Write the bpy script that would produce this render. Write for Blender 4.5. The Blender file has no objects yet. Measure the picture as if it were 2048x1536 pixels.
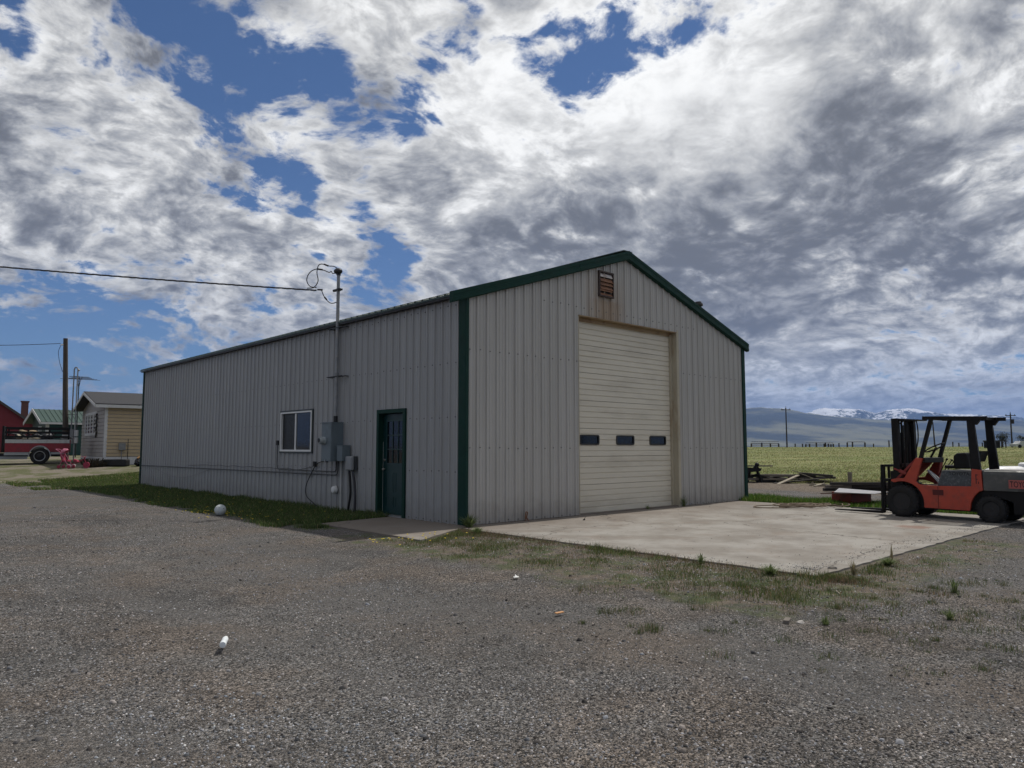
import bpy, math, random
import numpy as np
from mathutils import Vector, Matrix
random.seed(7)
rng = np.random.default_rng(11)
R = math.radians
SC = bpy.context.scene
COL = SC.collection

# ------------------------------------------------------------------ camera
CAM = Vector((-8.505, -10.448, 1.4325))
YAW, PITCH = 0.745109, 0.085842
cd = bpy.data.cameras.new('camera')
cd.sensor_width = 36.0
cd.lens = 1472.786 / 2048 * 36.0
cd.clip_start = 0.05
cd.clip_end = 60000
cam = bpy.data.objects.new('camera', cd)
COL.objects.link(cam)
cam.location = CAM
cam.rotation_euler = (math.pi / 2 + PITCH, 0, -YAW)
SC.camera = cam

# ------------------------------------------------------------------ exposure
SC.view_settings.view_transform = 'Standard'
SC.view_settings.look = 'None'
SC.view_settings.gamma = 1
SC.view_settings.use_curve_mapping = False
SC.view_settings.exposure = 0.25

# ------------------------------------------------------------------ sun
SUN_EL, SUN_AZ = R(61), R(86)          # azimuth measured from +Y towards +X
sl = bpy.data.lights.new('sun', 'SUN')
sl.energy = 2.9
sl.angle = R(0.7)
sl.color = (1.0, 0.95, 0.87)
sun = bpy.data.objects.new('sun', sl)
COL.objects.link(sun)
sd = Vector((math.sin(SUN_AZ) * math.cos(SUN_EL), math.cos(SUN_AZ) * math.cos(SUN_EL), math.sin(SUN_EL)))
sun.rotation_euler = sd.to_track_quat('Z', 'Y').to_euler()
sun.location = (30, 0, 40)

# ------------------------------------------------------------------ sky
# (azimuth, elevation, radius in degrees, amount): where the cloud deck thickens or opens
CLOUD_BANKS = [(16.4,27.9,3.5,-0.76), (13.3,26.2,2.5,-0.57), (21.6,27.3,2.7,-0.57), (24.5,26.5,3.8,-0.57), (29.4,27.7,2.4,-0.47), (23.0,29.4,1.8,0.52), (25.6,28.5,1.4,0.38), (28.4,30.0,1.5,0.47), (32.5,29.4,2.1,0.43), (9.1,26.2,4.2,0.27), (15.8,26.8,1.1,0.43), (7.3,24.4,1.2,-0.47), (18.4,24.0,1.4,-0.85), (20.0,23.4,1.0,-0.47), (35.3,28.8,1.8,-0.47), (33.7,25.7,1.6,-0.47), (38.9,31.0,1.2,-0.85), (27.5,26.2,2.5,-0.47), (49.0,27.9,2.8,-0.95), (52.2,29.0,2.3,-1.04), (56.5,29.9,1.9,-1.04), (46.2,27.1,1.8,-0.76), (44.2,29.3,1.4,-0.76), (65.4,29.8,1.1,-0.47), (62.5,29.7,1.0,-0.38), (74.8,24.0,1.0,-1.23), (36.5,27.5,1.2,-0.38), (9.7,20.9,1.6,-0.47), (11.2,19.7,1.5,-0.38), (15.8,21.3,6.6,0.07), (20.4,21.4,1.7,-0.47), (24.7,20.7,2.1,-0.66), (27.1,19.4,1.8,-0.57), (30.9,21.4,1.6,-0.47), (26.2,18.2,1.8,-0.47), (23.2,17.2,2.0,-0.47), (30.0,18.5,1.5,-0.28), (32.7,15.8,1.9,-0.76), (33.5,13.5,1.7,-0.66), (31.3,17.5,1.3,-0.38), (35.7,23.8,1.8,-0.57), (37.7,24.7,1.6,-0.47), (28.8,20.9,1.3,0.38), (29.4,19.5,1.1,0.28), (32.3,17.9,1.1,0.38), (32.1,15.4,0.9,0.28), (20.3,24.1,0.9,-0.28), (9.2,8.9,3.6,-0.57), (11.2,6.5,4.0,-0.76), (15.4,7.1,3.1,-0.57), (9.4,3.7,3.6,-0.57), (14.4,8.7,2.1,-0.38), (13.7,4.2,1.2,0.76), (10.8,3.5,1.0,0.57), (22.9,10.8,2.2,-0.38), (31.2,11.6,1.7,-0.57), (33.5,12.6,1.5,-0.47), (20.2,9.1,2.2,-0.19), (14.3,3.6,2.1,-0.28), (68.0,10.5,1.8,-0.47), (70.5,10.1,1.4,-0.38), (72.1,11.0,1.7,-0.38), (70.3,5.5,3.1,-0.43), (62.4,3.8,3.3,-0.28), (76.3,4.0,2.6,-0.28), (65.8,4.8,2.1,-0.19), (72.6,3.9,2.7,-0.28), (12.6,22.0,4.8,0.25), (26.8,24.0,3.9,0.16), (29.9,22.7,4.3,0.18), (39.7,21.8,4.5,0.2), (41.7,18.2,4.9,0.38), (19.8,19.3,3.5,0.14), (14.4,15.5,7.4,0.23), (8.8,15.9,3.8,0.18), (21.0,14.2,7.1,0.16), (9.6,11.9,4.9,0.14), (27.8,15.8,2.2,0.28), (51.6,18.0,7.1,0.57), (46.5,16.3,4.6,0.28), (61.1,20.5,6.7,0.47), (67.9,16.2,9.6,0.52), (74.2,19.5,5.8,0.47), (68.2,23.8,3.0,0.47), (57.2,13.3,8.1,0.47), (43.7,13.7,4.6,0.47), (66.0,9.8,5.3,0.38), (60.8,9.0,5.5,0.47), (75.1,8.0,3.9,0.38), (73.1,26.4,5.0,0.57), (41.7,30.6,2.1,0.47), (45.0,31.8,2.8,0.38), (51.8,31.2,2.4,0.38), (39.3,26.0,2.2,0.38), (55.6,25.8,5.3,0.47), (63.1,27.4,3.7,0.47), (10.3,3.1,2.0,0.28), (13.4,3.9,1.4,0.28), (64.1,2.7,2.9,0.19), (73.5,2.5,3.3,0.28)]
CLOUD_LIGHT = [(37.7,28.6,5.0,0.4), (41.7,26.0,5.4,0.4), (47.8,30.5,4.9,0.45), (53.7,25.6,6.1,0.5), (43.7,22.5,4.1,0.3), (61.3,27.7,6.8,0.5), (54.8,23.8,4.3,0.3), (75.2,26.8,2.5,0.4), (68.4,28.1,2.6,0.25), (75.1,21.9,1.9,0.4), (69.9,25.9,1.9,0.1), (77.1,18.9,1.9,0.2), (62.6,23.3,2.4,0.3), (71.0,14.8,0.8,0.3), (53.5,17.2,1.1,0.15), (60.3,17.4,0.9,0.2), (30.0,18.5,4.4,0.1), (26.8,24.1,4.2,0.08), (51.6,17.3,5.6,-0.26), (66.2,16.8,7.6,-0.22), (72.7,18.8,4.3,-0.18), (67.5,23.3,3.0,-0.28), (56.5,12.6,7.1,-0.22), (46.5,15.9,3.4,-0.3), (71.5,26.2,1.9,-0.15), (69.1,6.8,1.7,-0.12), (75.1,6.7,1.6,-0.1), (74.0,14.7,4.9,-0.12), (60.1,10.2,4.1,-0.15), (73.8,11.1,4.0,-0.1), (73.7,8.2,2.7,0.14), (62.8,7.5,3.3,0.12), (67.6,9.0,3.2,0.1), (64.8,3.4,4.3,0.12), (73.5,3.8,4.0,0.12), (40.9,18.6,1.5,-0.15), (14.2,20.1,6.6,0.1), (20.7,24.3,4.1,0.12), (11.5,13.8,6.6,0.05), (24.9,14.5,5.5,0.06)]


class NT:
    """small helper to write node trees"""
    def __init__(s, tree):
        s.t = tree; s.n = tree.nodes; s.l = tree.links
    def new(s, typ, **kw):
        n = s.n.new(typ)
        for k, v in kw.items(): setattr(n, k, v)
        return n
    def inp(s, sock, v):
        if v is None: return
        if isinstance(v, (int, float, tuple, list)):
            sock.default_value = v
        else: s.l.new(v, sock)
    def math(s, op, a, b=None, c=None, clamp=False):
        n = s.new('ShaderNodeMath', operation=op); n.use_clamp = clamp
        s.inp(n.inputs[0], a); s.inp(n.inputs[1], b); s.inp(n.inputs[2], c)
        return n.outputs[0]
    def vmath(s, op, a, b=None, scale=None):
        n = s.new('ShaderNodeVectorMath', operation=op)
        s.inp(n.inputs[0], a); s.inp(n.inputs[1], b)
        if scale is not None: s.inp(n.inputs['Scale'], scale)
        return n.outputs['Value'] if op in ('DOT_PRODUCT', 'LENGTH', 'DISTANCE') else n.outputs[0]
    def noise(s, vec, scale, detail=4, rough=.5, dist=0, color=False):
        n = s.new('ShaderNodeTexNoise')
        if vec is not None: s.l.new(vec, n.inputs['Vector'])
        n.inputs['Scale'].default_value = scale; n.inputs['Detail'].default_value = detail
        n.inputs['Roughness'].default_value = rough; n.inputs['Distortion'].default_value = dist
        return n.outputs['Color' if color else 'Fac']
    def voro(s, vec, scale, out='Color', rand=1.0):
        n = s.new('ShaderNodeTexVoronoi')
        if vec is not None: s.l.new(vec, n.inputs['Vector'])
        n.inputs['Scale'].default_value = scale; n.inputs['Randomness'].default_value = rand
        return n.outputs[out]
    def step(s, v, a, b, smooth=True, lo=0., hi=1.):
        n = s.new('ShaderNodeMapRange')
        n.interpolation_type = 'SMOOTHSTEP' if smooth else 'LINEAR'
        s.inp(n.inputs['Value'], v)
        n.inputs['From Min'].default_value = a; n.inputs['From Max'].default_value = b
        n.inputs['To Min'].default_value = lo; n.inputs['To Max'].default_value = hi
        return n.outputs[0]
    def mix(s, f, a, b, mode='MIX'):
        n = s.new('ShaderNodeMix', data_type='RGBA', blend_type=mode)
        s.inp(n.inputs[0], f)
        for sock, v in ((n.inputs[6], a), (n.inputs[7], b)):
            if isinstance(v, (tuple, list)) and len(v) == 3: v = (*v, 1)
            s.inp(sock, v)
        return n.outputs[2]
    def sep(s, v):
        n = s.new('ShaderNodeSeparateXYZ'); s.l.new(v, n.inputs[0]); return n.outputs
    def comb(s, x, y, z):
        n = s.new('ShaderNodeCombineXYZ')
        s.inp(n.inputs[0], x); s.inp(n.inputs[1], y); s.inp(n.inputs[2], z); return n.outputs[0]

world = bpy.data.worlds.new('World')
SC.world = world
world.use_nodes = True
world.cycles.sampling_method = 'MANUAL'; world.cycles.sample_map_resolution = 512
w = NT(world.node_tree); w.n.clear()
def dirv(az, el):
    return (math.sin(R(az)) * math.cos(R(el)), math.cos(R(az)) * math.cos(R(el)), math.sin(R(el)))
tc = w.new('ShaderNodeTexCoord').outputs['Generated']
sky = w.new('ShaderNodeTexSky', sky_type='NISHITA')
sky.sun_disc = False
sky.sun_elevation = SUN_EL
sky.sun_rotation = SUN_AZ
sky.altitude = 1500
sky.air_density = 1.0; sky.dust_density = 0.5; sky.ozone_density = 2.5
def banks(tbl, start):
    acc = start
    for az, el, r_, a in tbl:
        d = w.vmath('DOT_PRODUCT', tc, dirv(az, el))
        k = 2.0 / (R(r_) ** 2) * .9
        e = w.math('MULTIPLY_ADD', d, k, -k)
        g = w.math('EXPONENT', e)
        acc = w.math('MULTIPLY_ADD', g, a, acc)
    return acc
sx, sy, sz = w.sep(tc)
zz = w.math('MAXIMUM', sz, 0.0)
den = w.math('ADD', zz, 0.36)
P = w.comb(w.math('DIVIDE', sx, den), w.math('DIVIDE', sy, den), w.math('MULTIPLY', zz, .8))
warp = w.vmath('SUBTRACT', w.noise(P, 2.2, 3, .5, color=True), (.5, .5, .5))
Pw = w.vmath('ADD', P, w.vmath('SCALE', warp, scale=.22))
n1 = w.noise(Pw, 6.6, 9, .60)
n2 = w.noise(w.vmath('ADD', Pw, (0.038, 0.003, 0.02)), 6.6, 5, .56)
n3 = w.noise(Pw, 24.0, 6, .66)
D = w.math('MULTIPLY_ADD', w.math('SUBTRACT', n1, .5), 4.4, .30)
bil = w.math('ABSOLUTE', w.math('SUBTRACT', w.noise(w.vmath('ADD', Pw, (5.2, 1.3, 0)), 11.0, 5, .55), .5))
D = w.math('MULTIPLY_ADD', w.math('SUBTRACT', .11, bil), 3.2, D)
D = w.math('MULTIPLY_ADD', w.math('SUBTRACT', n3, .5), 1.6, D)
D = banks(CLOUD_BANKS, D)
cover = w.step(D, -.34, .42)
thick = w.step(D, .35, 1.45)
G = banks(CLOUD_LIGHT, 0.0)
relief = w.math('SUBTRACT', n2, n1)
relief = w.math('MULTIPLY', relief, w.step(thick, 0, 1, True, 1.0, .55))
toward = w.vmath('DOT_PRODUCT', tc, tuple(sd))
relief = w.math('MULTIPLY', relief, w.step(sz, .0, .25, True, .45, 1.0))
lum = w.math('MULTIPLY_ADD', relief, 2.15, .455)
lum = w.math('MULTIPLY_ADD', toward, .13, lum)
lum = w.math('MULTIPLY_ADD', thick, -.15, lum)
lum = w.math('MULTIPLY_ADD', G, .50, lum)
lum = w.math('MULTIPLY_ADD', w.math('SUBTRACT', n3, .5), -.22, lum)
lum = w.math('MULTIPLY_ADD', w.math('SUBTRACT', bil, .10), .75, lum)
lum = w.math('ADD', lum, w.step(sz, .03, .20, True, .07, 0))
# soft floor and ceiling, so that thick banks keep their modelling
lum = w.math('SMOOTH_MAX', lum, .15, .14)
lum = w.math('SMOOTH_MIN', lum, .92, .30)
tint = w.mix(w.step(lum, .18, .6), (.945, .975, 1.035), (1.0, 1.0, .985))
tint = w.mix(w.step(sz, .02, .17, True, .8, 0), tint, (.86, .95, 1.09))
ccol = w.vmath('SCALE', tint, scale=lum)
bg1 = w.new('ShaderNodeBackground'); w.l.new(w.vmath('MULTIPLY', sky.outputs[0], (.78, .94, 1.14)), bg1.inputs[0]); bg1.inputs[1].default_value = .054
bg2 = w.new('ShaderNodeBackground'); w.l.new(ccol, bg2.inputs[0]); bg2.inputs[1].default_value = 1.0
mx = w.new('ShaderNodeMixShader')
w.l.new(cover, mx.inputs[0]); w.l.new(bg1.outputs[0], mx.inputs[1]); w.l.new(bg2.outputs[0], mx.inputs[2])
wo = w.new('ShaderNodeOutputWorld'); w.l.new(mx.outputs[0], wo.inputs[0])

# ------------------------------------------------------------------ terrain heights
FWH = Vector((math.sin(YAW), math.cos(YAW))); RTH = Vector((math.cos(YAW), -math.sin(YAW)))
def sm(t, a, b):
    t = np.clip((t - a) / (b - a), 0, 1); return t * t * (3 - 2 * t)
def gz(x, y):
    dx = np.asarray(x, float) - CAM.x; dy = np.asarray(y, float) - CAM.y
    d = dx * FWH.x + dy * FWH.y; s = dx * RTH.x + dy * RTH.y
    q = np.where(d > 1, s / np.maximum(d, 1), 0.0)
    wl = 1 - sm(q, -.42, .1)
    wl = np.where(d > 1, wl, 0)
    rr = np.sqrt(dx * dx + dy * dy)
    zl = .58 * sm(d, 28, 37.5) + np.clip(d - 37, 0, 60) * .026
    zr = 1.62 * np.clip((d - 24) / 154, 0, 1) + .10 * np.sin(x * .021 + 1) * sm(d, 50, 140) + .28 * sm(q, .45, .75) * sm(d, 80, 165)
    z = zl * wl + zr * (1 - wl)
    z = z * (1 - sm(rr, 182, 420)) - 9 * sm(rr, 190, 700)
    return z
def G3(x, y, up=0.0):
    return (x, y, float(gz(x, y)) + up)

# ------------------------------------------------------------------ mesh helper
class MB:
    def __init__(s): s.v = []; s.f = []
    def add(s, vs, fs):
        o = len(s.v); s.v += [tuple(p) for p in vs]; s.f += [tuple(i + o for i in f) for f in fs]; return s
    def box(s, x0, x1, y0, y1, z0, z1):
        return s.add([(x, y, z) for z in (z0, z1) for y in (y0, y1) for x in (x0, x1)],
                     [(0, 2, 3, 1), (4, 5, 7, 6), (0, 1, 5, 4), (2, 6, 7, 3), (0, 4, 6, 2), (1, 3, 7, 5)])
    def beam(s, p, q, w, h, up=(0, 0, 1)):
        p = Vector(p); q = Vector(q); d = (q - p).normalized(); u = Vector(up)
        a = d.cross(u)
        if a.length < 1e-4: a = d.cross(Vector((1, 0, 0)))
        a.normalize(); b = a.cross(d).normalized()
        a *= w / 2; b *= h / 2
        return s.add([p - a - b, p + a - b, p + a + b, p - a + b, q - a - b, q + a - b, q + a + b, q - a + b],
                     [(0, 3, 2, 1), (4, 5, 6, 7), (0, 1, 5, 4), (1, 2, 6, 5), (2, 3, 7, 6), (3, 0, 4, 7)])
    def tube(s, pts, r, n=8, r2=None, cap=True):
        pts = [Vector(p) for p in pts]; N = len(pts); rings = []
        prev = None
        for i, p in enumerate(pts):
            d = (pts[min(i + 1, N - 1)] - pts[max(i - 1, 0)]).normalized()
            if prev is None:
                a = d.cross(Vector((0, 0, 1)))
                if a.length < 1e-3: a = d.cross(Vector((1, 0, 0)))
            else:
                a = prev - d * prev.dot(d)
            a.normalize(); prev = a; b = d.cross(a)
            rad = r if r2 is None else r + (r2 - r) * i / (N - 1)
            if isinstance(r, (list, tuple)): rad = r[i]
            rings.append([p + (a * math.cos(t) + b * math.sin(t)) * rad for t in [2 * math.pi * k / n for k in range(n)]])
        o = len(s.v)
        for g in rings: s.v += [tuple(p) for p in g]
        for i in range(N - 1):
            for k in range(n):
                a0 = o + i * n + k; b0 = o + i * n + (k + 1) % n
                s.f.append((a0, b0, b0 + n, a0 + n))
        if cap:
            s.f.append(tuple(o + k for k in reversed(range(n)))); s.f.append(tuple(o + (N - 1) * n + k for k in range(n)))
        return s
    def prism(s, poly, a0, a1, axis='x'):
        """polygon in the two other axes extruded along axis"""
        n = len(poly)
        def m(p, a):
            return {'x': (a, p[0], p[1]), 'y': (p[0], a, p[1]), 'z': (p[0], p[1], a)}[axis]
        o = len(s.v)
        s.v += [m(p, a0) for p in poly] + [m(p, a1) for p in poly]
        s.f.append(tuple(o + i for i in range(n))); s.f.append(tuple(o + n + i for i in reversed(range(n))))
        for i in range(n):
            j = (i + 1) % n
            s.f.append((o + i, o + n + i, o + n + j, o + j))
        return s
    def lathe(s, prof, c, axis='x', n=28, cap=True):
        """prof = [(along axis, radius)...] round centre c"""
        o = len(s.v)
        for a, r in prof:
            for k in range(n):
                t = 2 * math.pi * k / n
                u, v = math.cos(t) * r, math.sin(t) * r
                s.v.append({'x': (c[0] + a, c[1] + u, c[2] + v), 'y': (c[0] + u, c[1] + a, c[2] + v), 'z': (c[0] + u, c[1] + v, c[2] + a)}[axis])
        for i in range(len(prof) - 1):
            for k in range(n):
                a0 = o + i * n + k; b0 = o + i * n + (k + 1) % n
                s.f.append((a0, b0, b0 + n, a0 + n))
        if cap: s.f.append(tuple(o + k for k in reversed(range(n)))); s.f.append(tuple(o + (len(prof) - 1) * n + k for k in range(n)))
        return s
    def ball(s, c, r, n=12, m=8, sc=(1, 1, 1), jit=0, cut=None):
        o = len(s.v)
        for i in range(m + 1):
            th = math.pi * i / m
            for k in range(n):
                ph = 2 * math.pi * k / n
                j = 1 + (random.uniform(-jit, jit) if 0 < i < m else 0)
                s.v.append((c[0] + r * sc[0] * math.sin(th) * math.cos(ph) * j, c[1] + r * sc[1] * math.sin(th) * math.sin(ph) * j, c[2] + r * sc[2] * math.cos(th) * j))
        for i in range(m):
            for k in range(n):
                a0 = o + i * n + k; b0 = o + i * n + (k + 1) % n
                s.f.append((a0, a0 + n, b0 + n, b0))
        return s
    def build(s, name, mat, parent=None, smooth=False, loc=None, bevel=0):
        me = bpy.data.meshes.new(name); me.from_pydata(s.v, [], s.f); me.update()
        if mat: me.materials.append(mat)
        if smooth:
            me.polygons.foreach_set('use_smooth', [True] * len(me.polygons))
            me.set_sharp_from_angle(angle=R(38))
        o = bpy.data.objects.new(name, me); COL.objects.link(o)
        if parent: o.parent = parent
        if loc is not None: o.location = loc
        if bevel:
            b = o.modifiers.new('bevel', 'BEVEL'); b.width = bevel; b.segments = 2; b.limit_method = 'ANGLE'; b.angle_limit = R(40)
        return o
def npmesh(name, verts, faces_n, loops, mat, cols=None):
    """fast mesh: all faces with faces_n corners"""
    me = bpy.data.meshes.new(name)
    nv = len(verts); nl = len(loops); nf = nl // faces_n
    me.vertices.add(nv); me.vertices.foreach_set('co', np.asarray(verts, np.float32).ravel())
    me.loops.add(nl); me.loops.foreach_set('vertex_index', np.asarray(loops, np.int32))
    me.polygons.add(nf); me.polygons.foreach_set('loop_start', np.arange(0, nl, faces_n, dtype=np.int32))
    me.polygons.foreach_set('loop_total', np.full(nf, faces_n, np.int32))
    me.update(calc_edges=True)
    if cols is not None:
        ca = me.color_attributes.new('tone', 'FLOAT_COLOR', 'POINT')
        c4 = np.ones((nv, 4), np.float32); c4[:, :3] = cols
        ca.data.foreach_set('color', c4.ravel())
    me.materials.append(mat)
    o = bpy.data.objects.new(name, me); COL.objects.link(o); return o
def empty(name, loc=(0, 0, 0), rz=0, label=None, cat=None, group=None):
    o = bpy.data.objects.new(name, None); COL.objects.link(o); o.location = loc; o.rotation_euler = (0, 0, rz)
    o.empty_display_size = .2
    return tag(o, label, cat, group)
def tag(o, label=None, cat=None, group=None, kind=None):
    if label: o['label'] = label
    if cat: o['category'] = cat
    if group: o['group'] = group
    if kind: o['kind'] = kind
    return o
def copy_tree(o, parent=None):
    c = o.copy(); COL.objects.link(c)
    if parent: c.parent = parent
    for ch in [k for k in bpy.data.objects if k.parent == o and k != c]: copy_tree(ch, c)
    return c
def text_mesh(name, body, size, mat, parent, mw, depth=.002, sx=1.0):
    cu = bpy.data.curves.new(name, 'FONT'); cu.body = body; cu.size = size; cu.extrude = depth; cu.offset = size * .012
    t = bpy.data.objects.new(name, cu); COL.objects.link(t)
    dg = bpy.context.evaluated_depsgraph_get()
    me = bpy.data.meshes.new_from_object(t.evaluated_get(dg))
    bpy.data.objects.remove(t)
    me.materials.clear(); me.materials.append(mat)
    o = bpy.data.objects.new(name, me); COL.objects.link(o); o.parent = parent
    o.matrix_local = mw @ Matrix.Diagonal((sx, 1, 1, 1))
    return o

# ------------------------------------------------------------------ materials
MATS = {}
def mat(name, col, rough=.6, metal=0, var=.12, vscale=6, bump=0, bscale=60, stretch=(1, 1, 1), dirt=None, dscale=2.5, damt=.5, spec=.5, hue=None, alpha=None):
    if name in MATS: return MATS[name]
    m = bpy.data.materials.new(name); m.use_nodes = True
    t = NT(m.node_tree); b = m.node_tree.nodes['Principled BSDF']
    oc = t.new('ShaderNodeTexCoord').outputs['Object']
    vec = t.vmath('MULTIPLY', oc, stretch)
    n = t.noise(vec, vscale, 5, .6)
    f = t.step(n, .25, .75, False, 1 - var, 1 + var)
    c = t.vmath('SCALE', col, scale=f)
    if dirt:
        dn = t.noise(t.vmath('MULTIPLY', oc, stretch), dscale, 6, .65)
        c = t.mix(t.math('MULTIPLY', t.step(dn, .48, .68), damt), c, dirt)
    t.l.new(c, b.inputs['Base Color'])
    rn = t.step(t.noise(oc, vscale * 2, 3), .3, .7, False, max(rough - .08, .02), min(rough + .08, 1))
    t.l.new(rn, b.inputs['Roughness'])
    b.inputs['Metallic'].default_value = metal
    b.inputs['Specular IOR Level'].default_value = spec
    if bump:
        bn = t.new('ShaderNodeBump'); bn.inputs['Strength'].default_value = bump; bn.inputs['Distance'].default_value = .01
        t.l.new(t.noise(vec, bscale, 4), bn.inputs['Height']); t.l.new(bn.outputs[0], b.inputs['Normal'])
    MATS[name] = m; return m

# ------------------------------------------------------------------ ground
def pos(t):
    return t.new('ShaderNodeNewGeometry').outputs['Position']
def boxmask(t, x, y, wob, x0, x1, y0, y1, soft=.25, amp=1.0):
    a = t.math('MINIMUM', t.math('SUBTRACT', x, x0), t.math('SUBTRACT', x1, x))
    b = t.math('MINIMUM', t.math('SUBTRACT', y, y0), t.math('SUBTRACT', y1, y))
    m = t.math('MINIMUM', a, b)
    m = t.math('MULTIPLY_ADD', wob, amp, m)
    return t.step(m, -soft, soft)
gm = bpy.data.materials.new('ground_surface'); gm.use_nodes = True
t = NT(gm.node_tree); bsdf = gm.node_tree.nodes['Principled BSDF']
p = pos(t); X, Y, Z = t.sep(p)
# gravel: grains, lighter pebbles, broad patches
v1 = t.new('ShaderNodeTexVoronoi'); v1.inputs['Scale'].default_value = 105; t.l.new(p, v1.inputs['Vector'])
r1 = t.sep(v1.outputs['Color'])
v2 = t.new('ShaderNodeTexVoronoi'); v2.inputs['Scale'].default_value = 38; t.l.new(p, v2.inputs['Vector'])
r2 = t.sep(v2.outputs['Color'])
fine = t.noise(p, 170, 4, .7)
mid = t.noise(p, 3.1, 6, .65)
big = t.noise(p, .42, 4, .6)
gr = t.step(t.math('POWER', r1[0], 1.8), 0, 1, False, .017, .27)
gr = t.math('MULTIPLY', gr, t.step(fine, .3, .7, False, .55, 1.35))
peb = t.math('MULTIPLY', t.step(r2[0], .84, .88), t.step(v2.outputs['Distance'], .42, .3))
gr = t.math('ADD', gr, t.math('MULTIPLY', peb, .15))
gr = t.math('MULTIPLY', gr, t.step(mid, .3, .7, False, .74, 1.22))
gr = t.math('MULTIPLY', gr, t.step(big, .35, .65, False, .84, 1.16))
tone = t.mix(r1[1], (1.03, .94, .85), (.97, .97, .98))
tone = t.mix(t.step(t.noise(p, .8, 5, .6), .42, .66, True, 0, .75), tone, (1.13, .93, .77))
track = t.noise(t.vmath('ADD', t.vmath('MULTIPLY', p, (.62, .12, 1)), t.vmath('SCALE', t.noise(p, .25, 3, .5, color=True), scale=.5)), 1.0, 4, .55)
packed = t.step(track, .50, .62)
gr = t.math('ADD', t.math('MULTIPLY', gr, t.step(packed, 0, 1, False, 1.0, .55)), t.math('MULTIPLY', packed, .052))
gr = t.math('MULTIPLY', gr, t.step(track, .30, .46, True, .72, 1.0))
gravel = t.vmath('SCALE', tone, scale=gr)
oil = t.step(t.noise(t.vmath('ADD', p, (31, 7, 0)), .9, 5, .6), .62, .72, True, 0, .42)
gravel = t.mix(oil, gravel, (.05, .05, .055))
# bare dirt, grass thatch and pasture colours
wn = t.math('SUBTRACT', t.noise(p, 1.1, 6, .65), .5)
wn2 = t.math('SUBTRACT', t.noise(p, 4.5, 5, .65), .5)
wob = t.math('ADD', t.math('MULTIPLY', wn, 1.7), t.math('MULTIPLY', wn2, .9))
dn = t.noise(p, 7, 6, .7)
dirt = t.mix(t.step(dn, .35, .65), (.10, .078, .058), (.19, .155, .12))
dirt = t.mix(t.math('MULTIPLY', t.step(t.noise(p, 40, 4, .7), .52, .6), .5), dirt, gravel)
thatch = t.mix(t.step(dn, .35, .65), (.045, .07, .022), (.095, .10, .045))
f1 = t.noise(t.vmath('MULTIPLY', p, (1, 1, 1)), .075, 7, .62)
f2 = t.noise(p, .6, 6, .7)
f3 = t.noise(p, 9, 5, .7)
field = t.mix(t.step(f1, .38, .62), (.135, .165, .05), (.215, .215, .085))
field = t.mix(t.math('MULTIPLY', t.step(f2, .50, .68), .55), field, (.27, .245, .15))
field = t.mix(t.math('MULTIPLY', t.step(f3, .45, .65), .35), field, (.085, .095, .035))
col = gravel
# along the front of the pad: worn patch, half weeds, half dirt
m = boxmask(t, X, Y, wob, -2.55, .2, -7.4, .2, .3, .8)
patchc = t.mix(t.step(t.noise(p, 2.3, 5, .6), .42, .6), dirt, thatch)
col = t.mix(t.math('MULTIPLY', m, t.step(wn2, -.18, .10, True, .45, .95)), col, patchc)
m = boxmask(t, X, Y, wob, -1.2, 4.6, -7.5, -6.4, .3, .7)
col = t.mix(t.math('MULTIPLY', m, .75), col, patchc)
# grass verge along the side wall and lawn beyond the shop
m = boxmask(t, X, Y, wob, -2.25, .6, 1.5, 24, .2, .75)
col = t.mix(m, col, thatch)
lawn = t.mix(t.step(t.noise(p, .35, 5, .6), .42, .56), thatch, (.16, .135, .095))
m = boxmask(t, X, Y, wob, -2.6, 200, 19.8, 24.0, .5, 1.5)
col = t.mix(m, col, lawn)
m = boxmask(t, X, Y, wob, -30, 200, 24.2, 200, .7, 1.6)
col = t.mix(m, col, t.mix(t.step(t.noise(p, .8, 6, .68), .44, .58), (.11, .115, .055), (.20, .175, .14)))
# behind the pad: grass strip, gravel track, dirt, then the pasture
m = t.step(t.math('ADD', X, t.math('MULTIPLY', wob, .4)), 9.2, 9.5)
m2 = t.step(t.math('ADD', X, t.math('MULTIPLY', wob, .6)), 11.1, 11.6, True, 1, 0)
col = t.mix(t.math('MULTIPLY', m, m2), col, thatch)
m = t.step(t.math('ADD', X, t.math('MULTIPLY', wob, .8)), 14.2, 15.6)
col = t.mix(m, col, dirt)
m = t.step(t.math('ADD', X, t.math('MULTIPLY', wob, 1.3)), 18.3, 20.2)
col = t.mix(m, col, field)
t.l.new(col, bsdf.inputs['Base Color'])
bsdf.inputs['Roughness'].default_value = .93
bsdf.inputs['Specular IOR Level'].default_value = .25
bn = t.new('ShaderNodeBump'); bn.inputs['Strength'].default_value = .9; bn.inputs['Distance'].default_value = .012
hh = t.math('MULTIPLY', v1.outputs['Distance'], -1.0)
hh = t.math('MULTIPLY_ADD', fine, .5, hh)
hh = t.math('MULTIPLY_ADD', t.noise(p, 9, 4, .6), 2.0, hh)
t.l.new(hh, bn.inputs['Height']); t.l.new(bn.outputs[0], bsdf.inputs['Normal'])

def polar(rads, n):
    v = [(CAM.x, CAM.y)]
    ang = np.arange(n) * 2 * math.pi / n
    xs = CAM.x + np.outer(rads, np.cos(ang)); ys = CAM.y + np.outer(rads, np.sin(ang))
    return xs, ys
rads = np.concatenate([np.geomspace(.6, 30, 70), np.geomspace(31, 420, 110), np.geomspace(450, 24000, 46)])
xs, ys = polar(rads, 300)
zs = gz(xs, ys)
rr_ = np.sqrt((xs - CAM.x) ** 2 + (ys - CAM.y) ** 2)
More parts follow.
